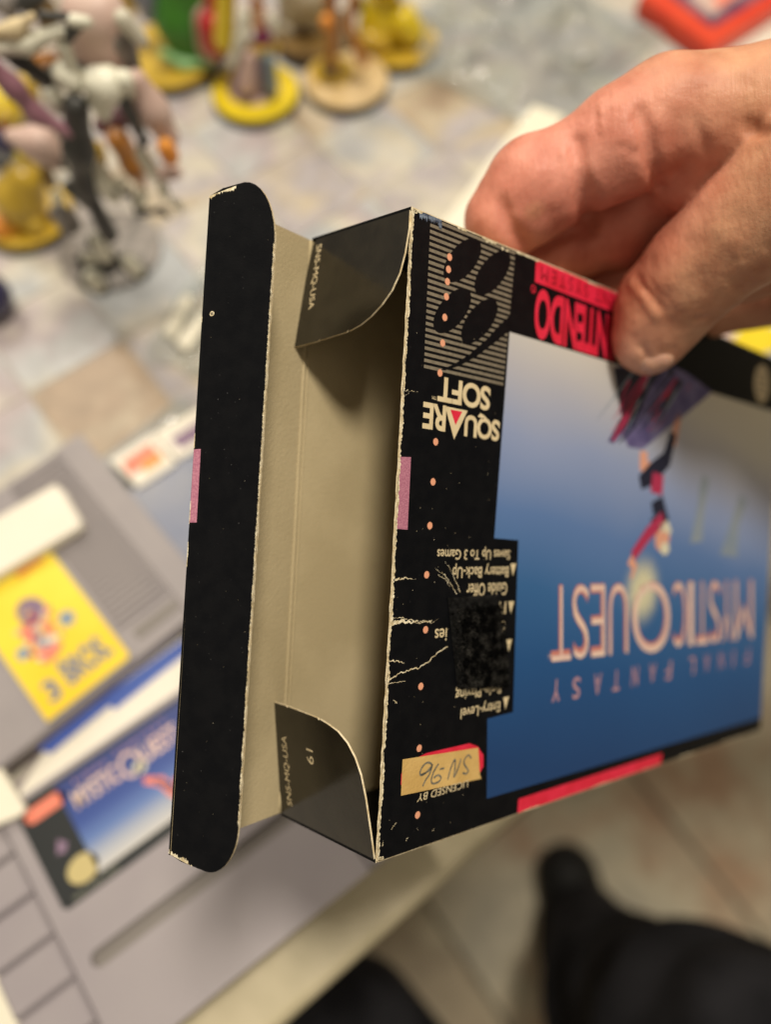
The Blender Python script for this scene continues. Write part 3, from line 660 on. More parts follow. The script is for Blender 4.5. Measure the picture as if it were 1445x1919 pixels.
def carves():
    C = []
    def c(px_, amt, wd, n=7):
        out = []
        for (x0, y0), (x1, y1) in zip(px_[:-1], px_[1:]):
            for i in range(n): out.append(snap(x0 + (x1 - x0) * i / n, y0 + (y1 - y0) * i / n))
        out.append(snap(*px_[-1])); C.append((out, amt, wd))
    c([(1078, 262), (1086, 310), (1094, 360), (1102, 420)], 1.5, 1.3); c([(1094, 350), (1102, 400), (1106, 440)], 1.6, 2.0)
    c([(1072, 275), (1080, 320)], .4, .7); c([(1120, 200), (1122, 260)], .3, .6)
    c([(1198, 205), (1214, 250), (1222, 300), (1236, 352)], 1.5, 1.3); c([(1184, 215), (1204, 250), (1216, 275)], .35, .6)
    c([(1160, 270), (1185, 285), (1212, 300)], .2, .5); c([(1124, 190), (1129, 250)], -.3, .5); c([(1152, 215), (1158, 270)], -.18, .5)
    c([(938, 372), (952, 420), (985, 462)], .7, 1.5); c([(1005, 470), (1040, 448), (1090, 430)], .5, 1.2)
    c([(1396, 232), (1428, 250), (1445, 245)], .8, 1.2); c([(1300, 215), (1330, 300)], .25, 1.0)
    c([(1182, 528), (1206, 556), (1232, 596)], -.45, .9); c([(1196, 524), (1222, 556), (1240, 580)], .3, .8); c([(1216, 520), (1238, 552)], .2, .7)
    c([(1292, 604), (1325, 592)], .3, .7); c([(1285, 615), (1305, 609)], .25, .6); c([(1202, 650), (1211, 664), (1210, 682)], .8, .6)
    for k in range(7): c([(1392 + k * 10, 440 + k * 3), (1400 + k * 10, 500)], .13, .5, 4)
    for k in range(8): c([(1262 + k * 20, 150), (1275 + k * 20, 200), (1285 + k * 20, 235)], .14, .5, 4)
    for k in range(5): c([(1360 + k * 14, 520 - k * 8), (1385 + k * 12, 545 - k * 9)], .18, .6, 4)
    return C
def hand_extra(P, F):
    for pts, amt, wd in carves():
        for a, b in zip(pts[:-1], pts[1:]):
            m = (a + b) / 2; rad = np.linalg.norm(a - b) / 2 + 3.2 * wd
            ix = [slice(max(0, int((m[i] - rad - P[i].flat[0]) / VX)), max(1, int((m[i] + rad - P[i].flat[0]) / VX) + 2)) for i in range(3)]
            sub = [p[tuple(ix)] for p in P]
            if sub[0].size == 0: continue
            L = np.linalg.norm(a - b) + 1e-6; D = cone(sub, a, b, 0, 0); F[tuple(ix)] += amt * np.exp(-(D / wd) ** 2) * min(1, L / (wd * 1.1)) * 1.05
    wob = np.sin(P[0] * .55 + 1.3 * np.sin(P[1] * .3)) * np.sin(P[1] * .47 + P[2] * .5) * .13
    return F + wob
def hand_tint(V):
    c = np.tile(np.array([.57, .29, .17]), (len(V), 1))
    def sph(p, r, col, amt):
        nonlocal c
        d = np.linalg.norm(V - p, axis=1); k = (amt * np.clip(1 - d / r, 0, 1) ** .7)[:, None]; c = c * (1 - k) + np.array(col) * k
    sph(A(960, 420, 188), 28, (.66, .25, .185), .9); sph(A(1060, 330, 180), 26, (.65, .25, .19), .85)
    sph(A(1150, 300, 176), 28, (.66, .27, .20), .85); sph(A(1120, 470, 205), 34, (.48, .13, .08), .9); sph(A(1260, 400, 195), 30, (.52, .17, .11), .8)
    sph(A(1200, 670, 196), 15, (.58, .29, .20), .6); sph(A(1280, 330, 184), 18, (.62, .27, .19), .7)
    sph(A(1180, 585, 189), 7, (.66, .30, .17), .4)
    sph(A(1005, 405, 176), 4.5, (.58, .36, .18), .8)
    return np.clip(c, 0, 1)
VX = .85
def hand_build():
    pts = np.array([s_[j] for s_ in FING + MID + RING + LITT + PALM + THUMB for j in (0, 1)])
    lo = pts.min(0) - 30; hi = pts.max(0) + 30; hi[0] = min(hi[0], A(2100, 400, 200)[0])
    n = np.ceil((hi - lo) / VX).astype(int) + 1
    P = [p.astype(np.float32) for p in np.meshgrid(*[lo[i] + np.arange(n[i]) * VX for i in range(3)], indexing='ij')]
    F = hand_extra(P, hand_F(P)); F = np.maximum(F, P[0] - (hi[0] - 4))
    V, Q = nets(F, lo, VX)
    return from_np('hand', V, Q, M['skin'], None, hand_tint(V))
W(hand_build())
W(sdf_obj('thumb_nail', [(snap(1222, 672, 3.4), snap(1238, 664, 3.5), 3.6, 3.6)], 1, .5, M['nail']))
W(sdf_obj('sleeve', [(A(2150, 360, 205), A(2750, 490, 265), 38, 48), (A(2750, 490, 265), A(3300, 1200, 420), 48, 60)], 10, 4, M['sleeve']))
leg1 = [(A(1500, 2080, 480), A(1330, 1960, 560), 80, 76), (A(1330, 1960, 560), A(1170, 1880, 720), 72, 70), (A(1170, 1880, 720), A(1090, 1740, 885), 68, 46), (A(1500, 2080, 480), A(1900, 2900, 420), 80, 95)]
W(sdf_obj('trousers', leg1 + [(A(640, 2010, 620), A(520, 2150, 800), 74, 60), (A(640, 2010, 620), A(1200, 2900, 420), 76, 95)], 25, 6, M['trousers'],
  extra=lambda P, F: F + 4.0 * np.sin(P[0] * .05 + 2 * np.sin(P[2] * .03)) * np.sin(P[1] * .06 + P[2] * .045)))
W(sdf_obj('shoe', [(A(1092, 1760, 920), A(1062, 1640, 935), 42, 36), (A(1092, 1790, 900), A(1095, 1830, 905), 44, 46)], 20, 5, M['shoe']))
# ------------------------------------------------------------------ table, floor
E0 = tp(539, 1919)[:2]; E1 = tp(971, 1531)[:2]; ee = (E1 - E0) / np.linalg.norm(E1 - E0); en = np.array([-ee[1], ee[0]])   # en points onto the table
def T(a, b, z=0): p = E0 + ee * a + en * b; return np.array([p[0], p[1], z])
table = empty('table', T(400, 400, -700)); tinv = table.matrix_world.inverted()
tag(table, 'table with a pale stone tile top and a cream rounded edge, covered with collectables', 'table')
def TW(o, par=table, inv=None): o.parent = par; o.matrix_parent_inverse = inv or tinv; return o
def tile_mat(name, colors, nscale, rough=.42, joint=None):
    m, t, b = nt(name); b.inputs['Roughness'].default_value = rough; b.inputs['Specular IOR Level'].default_value = .4
    oi = t.nodes.new('ShaderNodeObjectInfo'); tc = t.nodes.new('ShaderNodeTexCoord')
    def noise(sc, seedmul, det=5):
        ad = t.nodes.new('ShaderNodeVectorMath'); ad.operation = 'ADD'; cm = t.nodes.new('ShaderNodeCombineXYZ')
        mu = t.nodes.new('ShaderNodeMath'); mu.operation = 'MULTIPLY'; mu.inputs[1].default_value = seedmul; t.links.new(oi.outputs['Random'], mu.inputs[0]); t.links.new(mu.outputs[0], cm.inputs[2])
        t.links.new(tc.outputs['Object'], ad.inputs[0]); t.links.new(cm.outputs[0], ad.inputs[1])
        n = t.nodes.new('ShaderNodeTexNoise'); n.inputs['Scale'].default_value = sc; n.inputs['Detail'].default_value = det; t.links.new(ad.outputs[0], n.inputs['Vector']); return n.outputs[0]
    r = t.nodes.new('ShaderNodeValToRGB')
    a = t.nodes.new('ShaderNodeMath'); a.operation = 'MULTIPLY_ADD'; t.links.new(noise(nscale, 9), a.inputs[0]); a.inputs[1].default_value = 1.9; a.inputs[2].default_value = -.45
    s_ = t.nodes.new('ShaderNodeMath'); s_.operation = 'ADD'; s_.use_clamp = True; t.links.new(a.outputs[0], s_.inputs[0]); rm_ = t.nodes.new('ShaderNodeMath'); rm_.operation = 'MULTIPLY_ADD'; rm_.inputs[1].default_value = .75; rm_.inputs[2].default_value = -.37; t.links.new(oi.outputs['Random'], rm_.inputs[0]); t.links.new(rm_.outputs[0], s_.inputs[1]); t.links.new(s_.outputs[0], r.inputs[0])
    e = r.color_ramp.elements; e[0].position = 0; e[0].color = (*colors[0], 1); e[1].position = 1; e[1].color = (*colors[-1], 1)
    for i, c in enumerate(colors[1:-1]): x = e.new((i + 1) / (len(colors) - 1)); x.color = (*c, 1)
    n4 = noise(nscale * 9, 5); r2 = t.nodes.new('ShaderNodeValToRGB'); t.links.new(n4, r2.inputs[0]); r2.color_ramp.elements[0].position = .3; r2.color_ramp.elements[1].position = .7
    r2.color_ramp.elements[0].color = (.84, .84, .84, 1); r2.color_ramp.elements[1].color = (1.08, 1.08, 1.08, 1)
    mx = t.nodes.new('ShaderNodeMix'); mx.data_type = 'RGBA'; mx.blend_type = 'MULTIPLY'; mx.inputs[0].default_value = 1; t.links.new(r.outputs[0], mx.inputs[6]); t.links.new(r2.outputs[0], mx.inputs[7]); t.links.new(mx.outputs[2], b.inputs['Base Color'])
    bp = t.nodes.new('ShaderNodeBump'); bp.inputs['Strength'].default_value = .25; bp.inputs['Distance'].default_value = .001; t.links.new(n4, bp.inputs['Height']); t.links.new(bp.outputs[0], b.inputs['Normal'])
    return m
M['table_tile'] = tile_mat('table_tile', [(.36, .27, .19), (.50, .43, .32), (.40, .37, .39), (.56, .52, .43), (.42, .43, .44), (.41, .35, .36), (.58, .54, .45), (.38, .40, .42)], 12)
M['floor_tile'] = tile_mat('floor_tile', [(.38, .31, .21), (.50, .44, .31), (.42, .27, .17), (.54, .48, .35), (.42, .38, .29)], 7, .5)
M['grout'] = mat('grout', (.40, .37, .33), .9, (.48, .44, .38), 60, .3)
M['floor_grout'] = mat('floor_grout', (.20, .18, .14), .9, (.25, .22, .17), 60, .3)
M['trim'] = mat('cream_edge', (.50, .44, .29), .45, (.58, .51, .35), 55, .15, 300)
def block(name, P0, ax_, bx_, la, lb, z0, z1, mats, parent=None, bev=0.0):
    """upright block: corner P0 (2-D), unit directions, lengths, heights; bevelled top"""
    P0, ax_, bx_ = (np.array(x, float)[:2] for x in (P0, ax_, bx_)); vs = []; bv = bev
    for (z, i) in ((z0, 0), (z1 - bv, 0), (z1, bv)) if bv else ((z0, 0), (z1, 0)):
        for a, b in ((i, i), (la - i, i), (la - i, lb - i), (i, lb - i)):
            p = P0 + ax_ * a + bx_ * b; vs.append((p[0], p[1], z))
    L = len(vs) // 4; fs = [[3, 2, 1, 0], [4 * L - 4, 4 * L - 3, 4 * L - 2, 4 * L - 1]]
    for k in range(L - 1):
        for i in range(4): j = (i + 1) % 4; fs.append([4 * k + i, 4 * k + j, 4 * k + 4 + j, 4 * k + 4 + i])
    return mesh(name, vs, fs, mats, parent)
TS = 52.0; TRIM = 27.0
TW(block('table_top', T(-500, TRIM), ee, en, 1500, 900, -30, -.7, M['grout']))
# rounded cream edge
prof = [(0, -34), (0, -5)] + [(5 - 5 * math.cos(a), -5 + 6 * math.sin(a)) for a in (.35, .8, 1.2, 1.57)] + [(TRIM - .8, 1), (TRIM - .8, -34)]
vs = []; fs = []; npf = len(prof)
for a in (-500, 1000):
    for b, z in prof: vs.append(T(a, b, z))
fs = [[i, (i + 1) % npf, npf + (i + 1) % npf, npf + i] for i in range(npf)] + [list(range(npf))[::-1], list(range(npf, 2 * npf))]
TW(mesh('table_edge', vs, fs, M['trim']))
tvs = []
hw = TS / 2 - .45
for z, i in ((-2, 0), (-.35, 0), (0, .35)):
    for a, b in ((-1, -1), (1, -1), (1, 1), (-1, 1)): tvs.append((a * (hw - i), b * (hw - i), z))
tfs = [[3, 2, 1, 0], [8, 9, 10, 11]] + [[4 * k + i, 4 * k + (i + 1) % 4, 4 * k + 4 + (i + 1) % 4, 4 * k + 4 + i] for k in range(2) for i in range(4)]
tme = bpy.data.meshes.new('tile'); tme.from_pydata([(x * MM, y * MM, z * MM) for x, y, z in tvs], [], tfs); tme.materials.append(M['table_tile'])
ang = math.atan2(ee[1], ee[0])
def add_tile(me, p, z, par, pinv_, sc=1):
    o = bpy.data.objects.new('tile', me); COL.objects.link(o); o.parent = par; o.matrix_parent_inverse = pinv_
    o.location = (p[0] * MM, p[1] * MM, z * MM); o.rotation_euler = (random.uniform(-.002, .002), random.uniform(-.002, .002), ang + random.choice((0, 1, 2, 3)) * math.pi / 2); o.scale = (sc, sc, 1)
cnt = 0
for i in range(-5, 12):
    for j in range(0, 14):
        p = T((i + .5) * TS, TRIM + (j + .5) * TS)
        if p[1] > 620 or abs(p[0]) > 330 + p[1] * .1: continue
        add_tile(tme, p, random.uniform(-.15, .1), table, tinv); cnt += 1
TW(block('apron', T(-450, 60), ee, en, 1400, 18, -110, -30.5, M['trim']))
for a, b in ((-420, 90), (900, 90), (-420, 850), (900, 850)): TW(block('leg', T(a, b), ee, en, 50, 50, -730, -30.5, M['trim']))
FZ = -730.0
def quad(name, c, hx, hy, z, m): return mesh(name, [(c[0] - hx, c[1] - hy, z), (c[0] + hx, c[1] - hy, z), (c[0] + hx, c[1] + hy, z), (c[0] - hx, c[1] + hy, z)], [[0, 1, 2, 3]], m)
floor = tag(quad('floor', (0, 0), 4000, 4000, FZ - 4, M['floor_grout']), kind='structure')
fme = bpy.data.meshes.new('floor_tile'); FT = 300.0; hw = FT / 2 - 3
fme.from_pydata([(x * MM, y * MM, z * MM) for z, i in ((-6, 0), (-1.2, 0), (0, 2)) for x, y in ((-hw + i, -hw + i), (hw - i, -hw + i), (hw - i, hw - i), (-hw + i, hw - i))], [], tfs); fme.materials.append(M['floor_tile'])
fang = ang - .05; fe = np.array([math.cos(fang), math.sin(fang)]); fn = np.array([-fe[1], fe[0]]); F0 = tp(1300, 1590, FZ)[:2]
for i in range(-5, 6):
    for j in range(-5, 5):
        p = F0 + fe * (i + .5) * FT + fn * (j + 0.02) * FT
        if np.linalg.norm(p - np.array([250, 100])) > 1150: continue
        o = bpy.data.objects.new('tile', fme); COL.objects.link(o); o.parent = floor; o.location = (p[0] * MM, p[1] * MM, (FZ + random.uniform(-.3, .3)) * MM); o.rotation_euler = (0, 0, fang + random.choice((0, 1, 2, 3)) * math.pi / 2)
# ------------------------------------------------------------------ flat things on the table
def flat_item(name, px, z0, z1, m, label, cat, edge=0.0, zpix=None, parent=None, group=None):
    zz = z1 if zpix is None else zpix; q = [tp(x, y, zz)[:2] for x, y in px]; n = len(q)
    area_ = sum(q[i][0] * q[(i + 1) % n][1] - q[(i + 1) % n][0] * q[i][1] for i in range(n))
    if area_ < 0: q = q[::-1]
    c = np.mean(q, axis=0); lv = [(z0, 0), (z1 - edge, 0), (z1, edge)] if edge else [(z0, 0), (z1, 0)]; vs = []
    for z, e_ in lv:
        for p in q: d = p - c; L = np.linalg.norm(d); pp_ = c + d * (1 - e_ / L); vs.append((pp_[0], pp_[1], z))
    fs = [list(range(n))[::-1], list(range((len(lv) - 1) * n, len(lv) * n))]
    for k in range(len(lv) - 1): fs += [[k * n + i, k * n + (i + 1) % n, (k + 1) * n + (i + 1) % n, (k + 1) * n + i] for i in range(n)]
    o = mesh(name, vs, fs, m, parent)
    if label: tag(o, label, cat, group)
    return o
class TS2(Sheet):
    pass
# --- grey cartridge with the blue label
cO = tp(120, 1710, 20)[:2]; ca = np.array([.808, .589]); ca /= np.linalg.norm(ca); cb = np.array([-ca[1], ca[0]])
rotc = Matrix(((ca[0], cb[0], 0), (ca[1], cb[1], 0), (0, 0, 1)))
cart = empty('game_cartridge', (cO[0], cO[1], 0), rotc); tag(cart, 'grey plastic game cartridge with a blue sky label and long slot', 'game cartridge')
def rbox(name, a0, a1, b0, b1, z0, z1, m, parent, bev=.8): return block(name, (a0, b0), (1, 0), (0, 1), a1 - a0, b1 - b0, z0, z1, m, parent, bev)
def frame_hole(name, outer, hole, z0, z1, m, parent):
    """plate with one rectangular or rounded hole: outer (a0,a1,b0,b1), hole outline list"""
    a0, a1, b0, b1 = outer; O = [(a0, b0), (a1, b0), (a1, b1), (a0, b1)]
    tri = tessellate_polygon([[Vector((*p, 0)) for p in O], [Vector((*p, 0)) for p in hole[::-1]]]); al = O + hole[::-1]; n = len(al)
    vs = [(x, y, z1) for x, y in al] + [(x, y, z0) for x, y in al]; fs = []
    for t in tri:
        A_, B_, C_ = (np.array(al[i]) for i in t); cr_ = (B_[0] - A_[0]) * (C_[1] - A_[1]) - (B_[1] - A_[1]) * (C_[0] - A_[0])
        fs.append(list(t) if cr_ > 0 else list(t)[::-1])
    for i in range(4): j = (i + 1) % 4; fs.append([i, n + i, n + j, j])
    h = len(hole)
    for i in range(h): j = (i + 1) % h; fs.append([4 + i, n + 4 + i, n + 4 + j, 4 + j])
    return mesh(name, vs, fs, m, parent)
slot = [(3.2 + 2.9 * math.cos(a), -19.2 + 2.9 * math.sin(a)) for a in np.linspace(math.pi / 2, 3 * math.pi / 2, 9)] + [(83.8 + 2.9 * math.cos(a), -19.2 + 2.9 * math.sin(a)) for a in np.linspace(-math.pi / 2, math.pi / 2, 9)]
rbox('lower_shell', -28.5, 115.5, -51, 43, 0, 15.8, M['cart'], cart)
frame_hole('face_plate', (-5.2, 92, -51.2, 43.2), slot, 15.8, 19.8, M['cart'], cart)
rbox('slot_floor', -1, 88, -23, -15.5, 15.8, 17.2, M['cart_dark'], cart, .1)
for sgn, x0, x1 in ((-1, -28, -6.2), (1, 93, 115)):
    for k in range(6): rbox('grip_block', x0, x1, -50.6 + k * 15.7, -50.6 + k * 15.7 + 14.6, 15.8, 19.2, M['cart'], cart, 1.0)
lab = Sheet((0, 0, 19.84), (1, 0, 0), (0, 1, 0), (0, 0, 1))
lab.poly([(1.5, 0), (84, 0), (86, 2), (86, 39), (84, 41), (1.5, 41), (0, 39.5), (0, 1.5)]); label = lab.done('label', M['black_label'], cart)
def lab_art():
    m, t, b = nt('label_sky'); b.inputs['Roughness'].default_value = .35; tc = t.nodes.new('ShaderNodeTexCoord'); sp = t.nodes.new('ShaderNodeSeparateXYZ'); t.links.new(tc.outputs['Object'], sp.inputs[0])
    mr = t.nodes.new('ShaderNodeMapRange'); mr.inputs[1].default_value = .004; mr.inputs[2].default_value = .038; t.links.new(sp.outputs[1], mr.inputs[0])
    r = t.nodes.new('ShaderNodeValToRGB'); t.links.new(mr.outputs[0], r.inputs[0]); e = r.color_ramp.elements; e[0].color = (.60, .58, .55, 1); e[1].position = 1; e[1].color = (.035, .055, .20, 1)
    for p, c in ((.16, (.40, .43, .50)), (.34, (.12, .20, .45)), (.55, (.04, .08, .30))):
        x = e.new(p); x.color = (*c, 1)
    t.links.new(r.outputs[0], b.inputs['Base Color']); return m
M['label_sky'] = lab_art()
lab = Sheet((0, 0, 19.9), (1, 0, 0), (0, 1, 0), (0, 0, 1)); lab.poly([(15.5, 4.2), (56, 4.2), (70, 12), (80, 19), (80, 39.5), (15.5, 39.5)]); lab.done('label_art', M['label_sky'], label)
lab = Sheet((0, 0, 19.95), (1, 0, 0), (0, 1, 0), (0, 0, 1)); text(lab, 'MYSTIC', [(19, 27), (37, 27), (19, 33.8)], bold=.02); text(lab, 'O', [(37.5, 25), (46, 25), (37.5, 34.8)]); text(lab, 'UEST', [(46.5, 27), (62, 27), (46.5, 33.8)], bold=.02); lab.done('label_title', M['title_ink'], label)
lab = Sheet((0, 0, 19.95), (1, 0, 0), (0, 1, 0), (0, 0, 1)); text(lab, 'FINAL FANTASY', [(22, 35.4), (60, 35.4), (22, 37.2)], spacing=1.6); lab.done('label_title', M['subtitle_ink'], label)
lab = Sheet((0, 0, 19.95), (1, 0, 0), (0, 1, 0), (0, 0, 1)); lab.ell((44, 27), 2.6, 2.2); lab.done('label_star', M['pale_ink'], label)
lab = Sheet((0, 0, 19.95), (1, 0, 0), (0, 1, 0), (0, 0, 1)); lab.line([(43, 22), (48, 18), (49.5, 12), (52, 7)], [2.4, 3.6, 3.2, 2]); lab.line([(53, 16), (51, 8)], [2.4, 1.6]); lab.done('label_figure', M['salmon'], label)
lab = Sheet((0, 0, 19.97), (1, 0, 0), (0, 1, 0), (0, 0, 1)); lab.line([(46, 20), (50, 14), (52, 10)], [1.2, 2, 1.2]); lab.poly([(55, 4.5), (62, 6.5), (74, 14), (76, 18), (76, 22), (64, 15), (58, 10)]); lab.done('label_rock', M['purple'], label)
lab = Sheet((0, 0, 19.9), (1, 0, 0), (0, 1, 0), (0, 0, 1)); pts_ = [(4.5 + 2.6 * math.cos(a), 34.8 + 2.6 * math.sin(a)) for a in np.linspace(math.pi / 2, 1.5 * math.pi, 8)] + [(15 + 2.6 * math.cos(a), 34.8 + 2.6 * math.sin(a)) for a in np.linspace(-math.pi / 2, math.pi / 2, 8)]; lab.poly(pts_); lab.done('label_logo', M['salmon'], label)
lab = Sheet((0, 0, 19.9), (1, 0, 0), (0, 1, 0), (0, 0, 1)); lab.poly([(6, 18), (9, 17), (11, 19.5), (8.5, 22.5)]); lab.done('label_mark', M['violet'], label)
lab = Sheet((0, 0, 19.9), (1, 0, 0), (0, 1, 0), (0, 0, 1)); lab.ell((11.5, 8.8), 5.8, 4.7, .1, 30); lab.done('label_seal', M['seal'], label)
lab = Sheet((0, 0, 19.9), (1, 0, 0), (0, 1, 0), (0, 0, 1)); text(lab, 'SNS-MQ-USA', [(4.5, .9), (22, .9), (4.5, 2.6)]); lab.done('label_code', M['grey_ink'], label)
# --- grey cartridge with the yellow label
n0 = tp(245, 1230, 17)[:2]; nu = tp(95, 1035, 17)[:2] - n0; nu /= np.linalg.norm(nu); nl = np.array([-nu[1], nu[0]])   # nu: up the label, nl: to its left
if nl[0] > 0: nl = -nl
na = -nl; nbv = nu
rotn = Matrix(((na[0], nbv[0], 0), (na[1], nbv[1], 0), (0, 0, 1)))
nes = empty('game_cartridge', (n0[0], n0[1], 0), rotn); tag(nes, 'large grey cartridge with a bright yellow label and ribbed right side', 'game cartridge')
rbox('shell', -72, 40, -2.5, 100, 6, 15.6, M['cart2'], nes, 1.0)
rbox('side_rail', 27, 40, -2, 99.5, 15.6, 17.2, M['cart2'], nes, .5); rbox('side_rail', -72, -62, -2, 99.5, 15.6, 17.2, M['cart2'], nes, .5)
for k in range(29): rbox('rib', 2.5, 26, 13 + k * 2.95, 13 + k * 2.95 + 1.9, 15.6, 17.0, M['cart2'], nes, .3)
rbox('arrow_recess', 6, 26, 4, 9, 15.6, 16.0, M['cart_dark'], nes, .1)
s = Sheet((0, 0, 17.05), (1, 0, 0), (0, 1, 0), (0, 0, 1)); s.poly([(-38, 0), (-1.5, 0), (0, 1.5), (0, 62), (-38, 62)]); nlab = s.done('label', M['yellow_label'], nes)
rbox('label_seat', -38.5, .3, -.4, 62.5, 15.6, 17.0, M['cart2'], nes, .1)
s = Sheet((0, 0, 17.1), (1, 0, 0), (0, 1, 0), (0, 0, 1)); text(s, 'BROS.', [(-24, 5.5), (-4, 5.5), (-24, 16.5)], bold=.04); text(s, '3', [(-33, 4.5), (-27.5, 4.5), (-33, 14)], bold=.04); s.done('label_title', M['label_blue'], nlab)
s = Sheet((0, 0, 17.1), (1, 0, 0), (0, 1, 0), (0, 0, 1)); s.ell((-22, 33), 6, 7.5, .3); s.ell((-23, 22.5), 5, 3.2, .2); s.done('label_picture', M['salmon'], nlab)
pr_ = random.Random(4)
for nm_ in ('salmon', 'red_paint', 'violet', 'tan', 'orange', 'pink', 'bone'):
    s = Sheet((0, 0, 17.14 + .01 * pr_.random()), (1, 0, 0), (0, 1, 0), (0, 0, 1))
    for k in range(7): s.ell((-21.5 + pr_.gauss(0, 3.8), 31 + pr_.gauss(0, 5.5)), pr_.uniform(.6, 2.0), pr_.uniform(.5, 1.6), pr_.uniform(0, 3), 10, .01 * k)
    s.done('label_picture', M[nm_], nlab)
s = Sheet((0, 0, 17.13), (1, 0, 0), (0, 1, 0), (0, 0, 1)); s.ell((-19.5, 42), 5.5, 6.5, .3); s.done('label_picture', M['violet'], nlab)
s = Sheet((0, 0, 17.13), (1, 0, 0), (0, 1, 0), (0, 0, 1)); s.ell((-10.5, 30), 3.2, 3.4); s.ell((-31, 29), 2.8, 2.8); s.ell((-22, 28), 3.6, 3); s.done('label_picture', M['haze_ink'], nlab)
s = Sheet((0, 0, 17.1), (1, 0, 0), (0, 1, 0), (0, 0, 1)); s.poly([(-16, 57), (-4, 57), (-4, 60.5), (-16, 60.5)]); s.done('label_logo', M['orange'], nlab)
# --- papers and cards round the cartridges
flat_item('label_strip', [(-80, 1010), (100, 905), (118, 918), (152, 975), (148, 990), (-60, 1110)], 17.6, 23, M['white_card'], 'white rounded card laid over the top of the yellow labelled cartridge', 'card', 1.2)
mn = flat_item('booklet', [(30, 1490), (100, 1375), (345, 1190), (360, 1290), (60, 1500)], .6, 7, M['white_card'], 'white booklet with a blue stripe lying between the two cartridges', 'booklet', .4)
s_ = flat_item('printed_stripe', [(60, 1402), (345, 1196), (352, 1222), (215, 1330), (205, 1322), (95, 1412)], 7.0, 7.2, M['blue'], None, None, parent=mn)
flat_item('loose_card', [(-40, 1450), (0, 1440), (47, 1515), (38, 1528), (-40, 1560)], 20.5, 24, M['cream_card'], 'small cream card resting on the left end of the grey cartridge', 'card', .5)
flat_item('paper_sheet', [(-60, 1800), (-5, 1780), (60, 1960), (-60, 1960)], .3, 1.5, M['cream_card'], 'cream paper sheet in the lower left corner beside the cartridge grip', 'paper')
cs = flat_item('plastic_case', [(218, 930), (420, 800), (560, 1060), (372, 1180)], .4, 8, M['slate_blue'], 'blue grey plastic case between the yellow labelled cartridge and the box', 'plastic case', 1.5)
k1 = flat_item('sticker_card', [(205, 862), (283, 812), (330, 868), (258, 914)], 8.4, 9.6, M['white_card'], 'small white bordered card with orange and red print', 'card', .2)
flat_item('printed_picture', [(228, 866), (280, 830), (298, 852), (244, 892)], 9.6, 9.7, M['salmon'], None, None, parent=k1)
flat_item('printed_picture', [(262, 868), (296, 846), (308, 862), (272, 886)], 9.72, 9.8, M['orange'], None, None, parent=k1)
k2 = flat_item('sticker_card', [(285, 812), (400, 750), (440, 800), (332, 862)], 8.4, 9.6, M['white_card'], 'small white bordered card with purple print beside the black flap', 'card', .2)
flat_item('printed_picture', [(318, 822), (395, 775), (412, 800), (338, 842)], 9.6, 9.7, M['violet'], None, None, parent=k2)
flat_item('long_box', [(1000, 195), (1060, 216), (810, 580), (735, 540)], .5, 16, M['cream_card'], 'long narrow cream box lying on the tiles behind the finger', 'box', .6)
flat_item('small_clip', [(345, 548), (362, 556), (326, 634), (304, 622)], .4, 6, M['cream_card'], 'short white plastic strip, the left one of the pair behind the black flap', 'plastic strip', 1.2)
flat_item('small_clip', [(378, 580), (392, 592), (350, 655), (328, 642)], .4, 6, M['cream_card'], 'short white plastic strip, the right one of the pair behind the black flap', 'plastic strip', 1.2)
# red case at the far right, with white paper under it
rc = flat_item('red_case', [(1338, 88), (1200, -10), (1400, -190), (1580, -70)], 2.2, 14, M['red_plastic'], 'flat red plastic case with a dark purple window at the far right', 'plastic case', 1.5)
flat_item('window', [(1336, 50), (1255, -12), (1405, -150), (1520, -62)], 14, 14.4, M['purple'], None, None, parent=rc)
flat_item('window_print', [(1335, 30), (1290, -8), (1370, -80), (1430, -40)], 14.4, 14.6, M['pink'], None, None, parent=rc)
flat_item('window_print', [(1350, 14), (1335, -2), (1400, -60), (1425, -40)], 14.6, 14.8, M['salmon'], None, None, parent=rc)
flat_item('paper_sheet', [(1290, 150), (1500, 0), (1700, 120), (1500, 300)], .4, 1.8, M['white_card'], 'white paper sheet under the corner of the red case', 'paper')
cc = flat_item('printed_card', [(1270, 600), (1330, 560), (1560, 660), (1480, 760)], .4, 5, M['light_blue'], 'light blue and yellow printed card beyond the far end of the box', 'card', .3)
flat_item('printed_shape', [(1372, 640), (1395, 606), (1450, 612), (1500, 660), (1440, 668), (1400, 662)], 5, 5.2, M['yellow'], None, None, parent=cc)
flat_item('printed_shape', [(1350, 632), (1372, 612), (1384, 640), (1366, 654)], 5, 5.15, M['pink'], None, None, parent=cc)
flat_item('printed_shape', [(1418, 668), (1500, 640), (1520, 740), (1440, 700)], 5.22, 5.3, M['slate_blue'], None, None, parent=cc)
